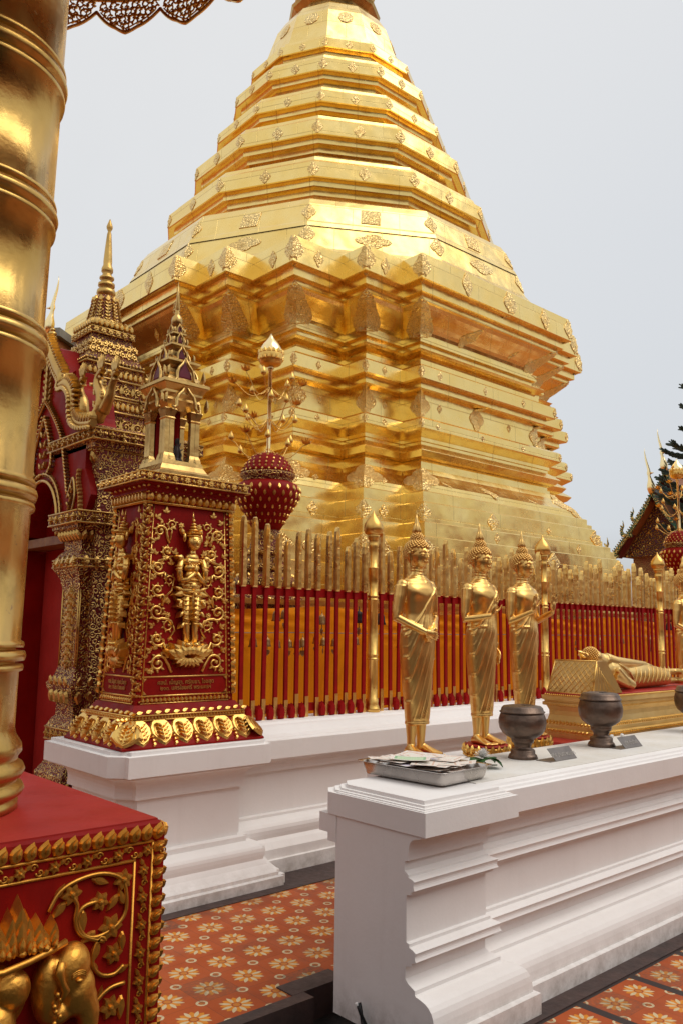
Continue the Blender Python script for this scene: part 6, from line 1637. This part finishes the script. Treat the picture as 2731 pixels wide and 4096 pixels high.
# ------------------------------------------------------------------ distant halls and pine
def hall(name, label, o, u, w, gables, mat_b, depth, chofa_h, tile, back, lean=1):
    """gables = list of (centre offset, apex height, half width, drop, setback)"""
    h = empty(name, o, label, 'temple hall'); O = Vector(o); U_ = Vector(u).normalized(); Nn = Vector(back).normalized()
    for gi, (c, za, hw, dr, sb) in enumerate(gables):
        A = O + U_ * c + Nn * sb
        def Q(x, z, n=0.): return A + U_ * x + V(0, 0, z) + Nn * n
        prof = lambda t: dr * (t ** .82)      # slightly concave slope
        # roof planes
        m = MB()
        for sg in (-1, 1):
            top = [Q(sg * hw * t, za - prof(t), -.12) for t in [i / 8 for i in range(9)]]; bk = [p + Nn * depth for p in top]
            ti = [m.P(p) for p in top]; bi = [m.P(p) for p in bk]
            for k in range(8): m.F((ti[k], ti[k + 1], bi[k + 1], bi[k]))
            t2 = [m.P(p - V(0, 0, .12)) for p in top]; b2 = [m.P(p - V(0, 0, .12)) for p in bk]
            for k in range(8): m.F((t2[k], t2[k + 1], b2[k + 1], b2[k]))
        m.build('roof', M['rooftile'], h)
        m = MB(); m.poly([Q(0, za - .15, .5)] + [Q(hw * .92 * t, za - .15 - prof(t), .5) for t in (.25, .5, .75, 1)] + [Q(-hw * .92 * t, za - .15 - prof(t), .5) for t in (1, .75, .5, .25)]); m.build('gable_wall', M['maroon'] if gi else M['gable_carving'], h)
        m = MB()
        for sg in (-1, 1):
            m.poly([Q(0, za - .2, 0), Q(sg * hw * .95, za - .2 - dr, 0), Q(sg * hw * .95, za - .2 - dr, .5), Q(0, za - .2, .5)])
        m.build('eave_soffit', M['maroon'], h)
        for sg in (-1, 1):
            m = MB(); wv = .10 * hw ** .5 * 1.35
            rings = []
            for i in range(13):
                t = i / 12; p = Q(sg * hw * 1.04 * t, za - prof(t) * 1.04, -.16); rings.append([p + V(0, 0, wv * .45), p - V(0, 0, wv * .85), p - V(0, 0, wv * .85) + Nn * .1, p + V(0, 0, wv * .45) + Nn * .1])
            m.loft(rings, smooth=False)
            # scalloped crest
            for i in range(26):
                t = (i + .5) / 26; p = Q(sg * hw * 1.04 * t, za - prof(t) * 1.04 + wv * .4, -.16); B = basis(p, U_ * 1.0, V(0, 0, 1), Nn * -1); m.leaf(B, 0, 0, pi / 2 - sg * .6, wv * .55, wv * .4, .03)
            bb = m.build('bargeboard', mat_b, h)
            # hooked finials on the lower ends
            m = MB()
            for (t, k_) in ((1.0, 1.), (.62, .8)) if gi == 0 else ((1.0, 1.),):
                p = Q(sg * hw * 1.02 * t, za - prof(t) * 1.04, -.16); s_ = hw * .26 * k_
                m.tube([p + U_ * (-sg * s_ * .6), p + V(0, 0, -s_ * .1), p + U_ * (sg * s_ * .5) + V(0, 0, s_ * .1), p + U_ * (sg * s_ * .62) + V(0, 0, s_ * .6), p + U_ * (sg * s_ * .35) + V(0, 0, s_ * 1.1), p + U_ * (sg * s_ * .42) + V(0, 0, s_ * 1.7)], [s_ * .2, s_ * .28, s_ * .24, s_ * .17, s_ * .1, .01], 8)
                B = basis(p + U_ * (sg * s_ * .5), U_ * sg, V(0, 0, 1), Nn * -1)
                for j in range(4): m.leaf(B, .0, s_ * (.15 + .25 * j), -.3 + .2 * j + .6, s_ * .42, s_ * .2, s_ * .1)
            m.build('hooked_finial', mat_b, h)
        m = MB(); cz = chofa_h; p = Q(0, za, -.16)
        m.tube([p + V(0, 0, -.04 * cz), p + V(0, 0, .06 * cz), p + V(0, 0, .14 * cz), p + V(0, 0, .28 * cz) + U_ * lean * .02 * cz, p + V(0, 0, .36 * cz) + U_ * lean * .035 * cz, p + V(0, 0, .42 * cz) + U_ * lean * .04 * cz, p + V(0, 0, .50 * cz) + U_ * lean * .04 * cz, p + V(0, 0, .75 * cz) + U_ * lean * .10 * cz, p + V(0, 0, .9 * cz) + U_ * lean * .12 * cz, p + V(0, 0, 1.0 * cz) + U_ * lean * .115 * cz], [.05 * cz, .085 * cz, .09 * cz, .045 * cz, .03 * cz, .045 * cz, .03 * cz, .02 * cz, .01 * cz, .002], 10)
        m.tube([p + V(0, 0, .42 * cz), p + V(0, 0, .42 * cz) - U_ * lean * .08 * cz], [.03 * cz, .004], 6)
        m.build('roof_finial', M['pale_gold'], h)
        m = MB(); m.box(-.1, .1, 0, depth, -.02, .12, lambda x, y, z: Q(x, za + z, y)); m.build('ridge', M['greytile'], h)
    m = MB(); c, za, hw, dr, sb = gables[0]
    def Q(x, z, n=0.): return O + U_ * (c + x) + V(0, 0, z) + Nn * (n + sb)
    x_ = hw * .72; zt = za - dr * .9
    m.hexa([Q(-x_, GZ - O.z + 0, .7), Q(x_, GZ - O.z, .7), Q(x_, GZ - O.z, depth), Q(-x_, GZ - O.z, depth), Q(-x_, zt, .7), Q(x_, zt, .7), Q(x_, zt, depth), Q(-x_, zt, depth)]); m.build('wall', M['redgold'], h)
    return h
hall('temple_hall_right', 'small maroon temple hall with green and gold gable edges at the right', (36., 18.4, 0), (0, -1, 0), 1, [(0, 6.48, 2.05, 2.75, 0), (-.33, 7.81, 1.5, 2.2, 2.0)], M['barge'], 12, 2.1, None, (1, 0, 0), -1).name = 'temple_hall'
hall('temple_hall_left', 'tiled temple hall with green and white gable edges behind the gate', (5.26, 13.0, 0), (.62, -.78, 0), 1, [(0, 4.78, .62, 1.35, 0), (.55, 5.0, .5, 1.1, .9)], M['barge_w'], 6, .95, None, (.78, .62, 0)).name = 'temple_hall'
m = MB(); m.poly([(5.30, 12.6, 4.40), (4.83, 12.3, 3.90), (4.75, 12.0, 2.0), (5.9, 11.6, 2.2), (5.8, 12.2, 4.0)]); m.poly([(4.83, 12.3, 3.90), (4.6, 12.8, 3.7), (4.6, 12.8, 2.0), (4.75, 12.0, 2.0)])
tag(m.build('tiled_roof', M['rooftile']), 'steep orange tiled roof slope between the gold pole and the gate pediment', 'roof')

pine = empty('araucaria_tree', (37.4, 16.0, GZ), 'dark green conifer with tiered branches at the right edge', 'tree')
m = MB(); m.tube([(37.4, 16.0, GZ), (37.4, 16.0, 6), (37.4, 16.0, 18)], [.35, .25, .04], 10); m.build('trunk', M['bark'], pine)
rp_ = random.Random(4); mc = MB(); ml = MB()
z = 4.5
while z < 14.5:
    L = 3.0 * (1 - (z - 4) / 11.5) + .2; n = 7
    for k in range(n):
        a = 2 * pi * k / n + rp_.uniform(-.3, .3); d = V(cos(a), sin(a), 0); Lb = L * rp_.uniform(.7, 1.05); o = V(37.4, 16.0, z + rp_.uniform(-.1, .1))
        path = [o + d * Lb * t + V(0, 0, -.12 * Lb * sin(t * 2.2) + .25 * Lb * t * t) for t in [i / 5 for i in range(6)]]
        ml.tube(path, [.04, .035, .03, .025, .018, .01], 5)
        for i in range(int(95 * Lb)):
            t = rp_.uniform(.12, 1.); p = path[min(5, int(t * 5))].lerp(path[min(5, int(t * 5) + 1)], t * 5 % 1) if t < 1 else path[-1]
            s_ = rp_.choice((-1, 1)); dd = (d * rp_.uniform(.5, 1.) + V(-d.y, d.x, 0) * s_ * rp_.uniform(.3, .9) + V(0, 0, rp_.uniform(.15, .6))).normalized(); ln = rp_.uniform(.2, .42)
            sd = dd.cross(V(rp_.uniform(-1, 1), rp_.uniform(-1, 1), rp_.uniform(-1, 1))).normalized() * .06
            for q_ in (sd, dd.cross(sd)):
                mc.F((mc.P(p - q_), mc.P(p + q_), mc.P(p + dd * ln + q_ * .6), mc.P(p + dd * ln * 1.1), mc.P(p + dd * ln - q_ * .6)))
    z += rp_.uniform(.75, 1.1)
ml.build('branches', M['bark'], pine); mc.build('crown', M['pine'], pine, recalc=False)

# ------------------------------------------------------------------ cloister gallery, unseen behind the viewer, added to darken the gold's reflections
for nm, (x0, x1, y0, y1), lb in (('a', (-9, 34, -8.2, -5.2), 'long maroon cloister gallery with tiled roof unseen on the near side of the court'), ('b', (-9, -6, -5.2, 24), 'long maroon cloister gallery with tiled roof unseen on the left side of the court')):
    c_ = empty('cloister_gallery', ((x0 + x1) / 2, (y0 + y1) / 2, GZ), lb, 'cloister')
    m = MB(); m.box(x0, x1, y0, y1 - (1.4 if nm == 'a' else 0), GZ, 1.6) if nm == 'a' else m.box(x0, x1 - 1.4, y0, y1, GZ, 1.6); m.build('wall', M['maroon'], c_)
    m = MB()
    if nm == 'a': m.poly([(x0, y1 + .6, 1.3), (x1, y1 + .6, 1.3), (x1, (y0 + y1) / 2 - .4, 3.4), (x0, (y0 + y1) / 2 - .4, 3.4)]); m.poly([(x0, y0 - .6, 1.3), (x1, y0 - .6, 1.3), (x1, (y0 + y1) / 2 - .4, 3.4), (x0, (y0 + y1) / 2 - .4, 3.4)])
    else: m.poly([(x1 + .6, y0, 1.3), (x1 + .6, y1, 1.3), ((x0 + x1) / 2 - .4, y1, 3.4), ((x0 + x1) / 2 - .4, y0, 3.4)])
    m.build('roof', M['rooftile'], c_)
    for k in range(12):
        m = MB()
        if nm == 'a': x = x0 + 1.5 + k * 3.6; m.box(x - .15, x + .15, y1 - .2, y1 + .1, GZ, 1.3)
        else: y = y0 + 1.5 + k * 2.3; m.box(x1 - .2, x1 + .1, y - .15, y + .15, GZ, 1.3)
        m.build('column', M['redgold'], c_)

# ------------------------------------------------------------------ sky, sun, camera
w = bpy.data.worlds.new('World'); scene.world = w; w.use_nodes = True; nt = w.node_tree; g = N(nt)
bg = nt.nodes['Background']
sun_el, sun_az = radians(58), radians(-35)     # azimuth measured from +y towards +x
sky = g.n('TexSky', sky_type='NISHITA', sun_disc=False); sky.sun_elevation = sun_el; sky.sun_rotation = sun_az + pi
sky.air_density = 1.2; sky.dust_density = 3.
tc = g.n('TexCoord'); cl1 = g.noise(tc.outputs['Generated'], 1.6, 6, .5, .3)
sx = g.n('SeparateXYZ'); g.l(tc.outputs['Generated'], sx.inputs[0])
side_ = g.ramp(g.math('ADD', g.math('MULTIPLY', sx.outputs[0], .74), g.math('MULTIPLY', sx.outputs[1], -.67)), -.5, .45, 0, 1)
up_ = g.ramp(sx.outputs[2], .0, .8, 0, 1)
cloud = g.mix(side_, (.83, .865, .89), (.635, .675, .725))
cloud = g.mix(g.math('MULTIPLY', g.ramp(cl1, .38, .62), .75), cloud, (.69, .72, .755))
cloud = g.mix(g.math('MULTIPLY', up_, .55), cloud, (1.0, .965, .92))
low = g.ramp(sx.outputs[2], -.12, .12, 0, 1)
cloud = g.mix(low, (.30, .25, .19), cloud)
skm = g.n('VectorMath', operation='SCALE'); g.l(sky.outputs[0], skm.inputs[0]); skm.inputs['Scale'].default_value = .11
fin = g.mix(.9, skm.outputs[0], cloud)
g.l(fin, bg.inputs['Color']); bg.inputs['Strength'].default_value = 1.0
sl = bpy.data.lights.new('sun', 'SUN'); sl.energy = 1.35; sl.angle = radians(45); sl.color = (1, .95, .87)
so = bpy.data.objects.new('sun', sl); col.objects.link(so); so['kind'] = 'structure'
dirv = V(sin(sun_az + pi) * cos(sun_el), cos(sun_az + pi) * cos(sun_el), sin(sun_el))
so.rotation_euler = dirv.to_track_quat('Z', 'Y').to_euler(); so.location = (0, 0, 30)

yaw, pit, rol = radians(42.06), radians(8.08), radians(.76)
f = V(sin(yaw) * cos(pit), cos(yaw) * cos(pit), sin(pit)); r = V(cos(yaw), -sin(yaw), 0); u = r.cross(f)
r2 = r * cos(rol) + u * sin(rol); u2 = -r * sin(rol) + u * cos(rol)
cam = bpy.data.cameras.new('camera'); cam.sensor_fit = 'VERTICAL'; cam.sensor_height = 24; cam.lens = 3306 / 4096 * 24; cam.clip_start = .05; cam.clip_end = 3000
co = bpy.data.objects.new('camera', cam); col.objects.link(co)
co.matrix_world = Matrix((r2, u2, -f)).transposed().to_4x4(); scene.camera = co
for o in list(scene.objects):
    if o.parent is None: o.location.z += 1.6
scene.view_settings.view_transform = 'Standard'; scene.view_settings.look = 'None'; scene.view_settings.exposure = 0
scene.cycles.max_bounces = 8; scene.cycles.glossy_bounces = 5; scene.cycles.diffuse_bounces = 4
scene.cycles.use_denoising = True
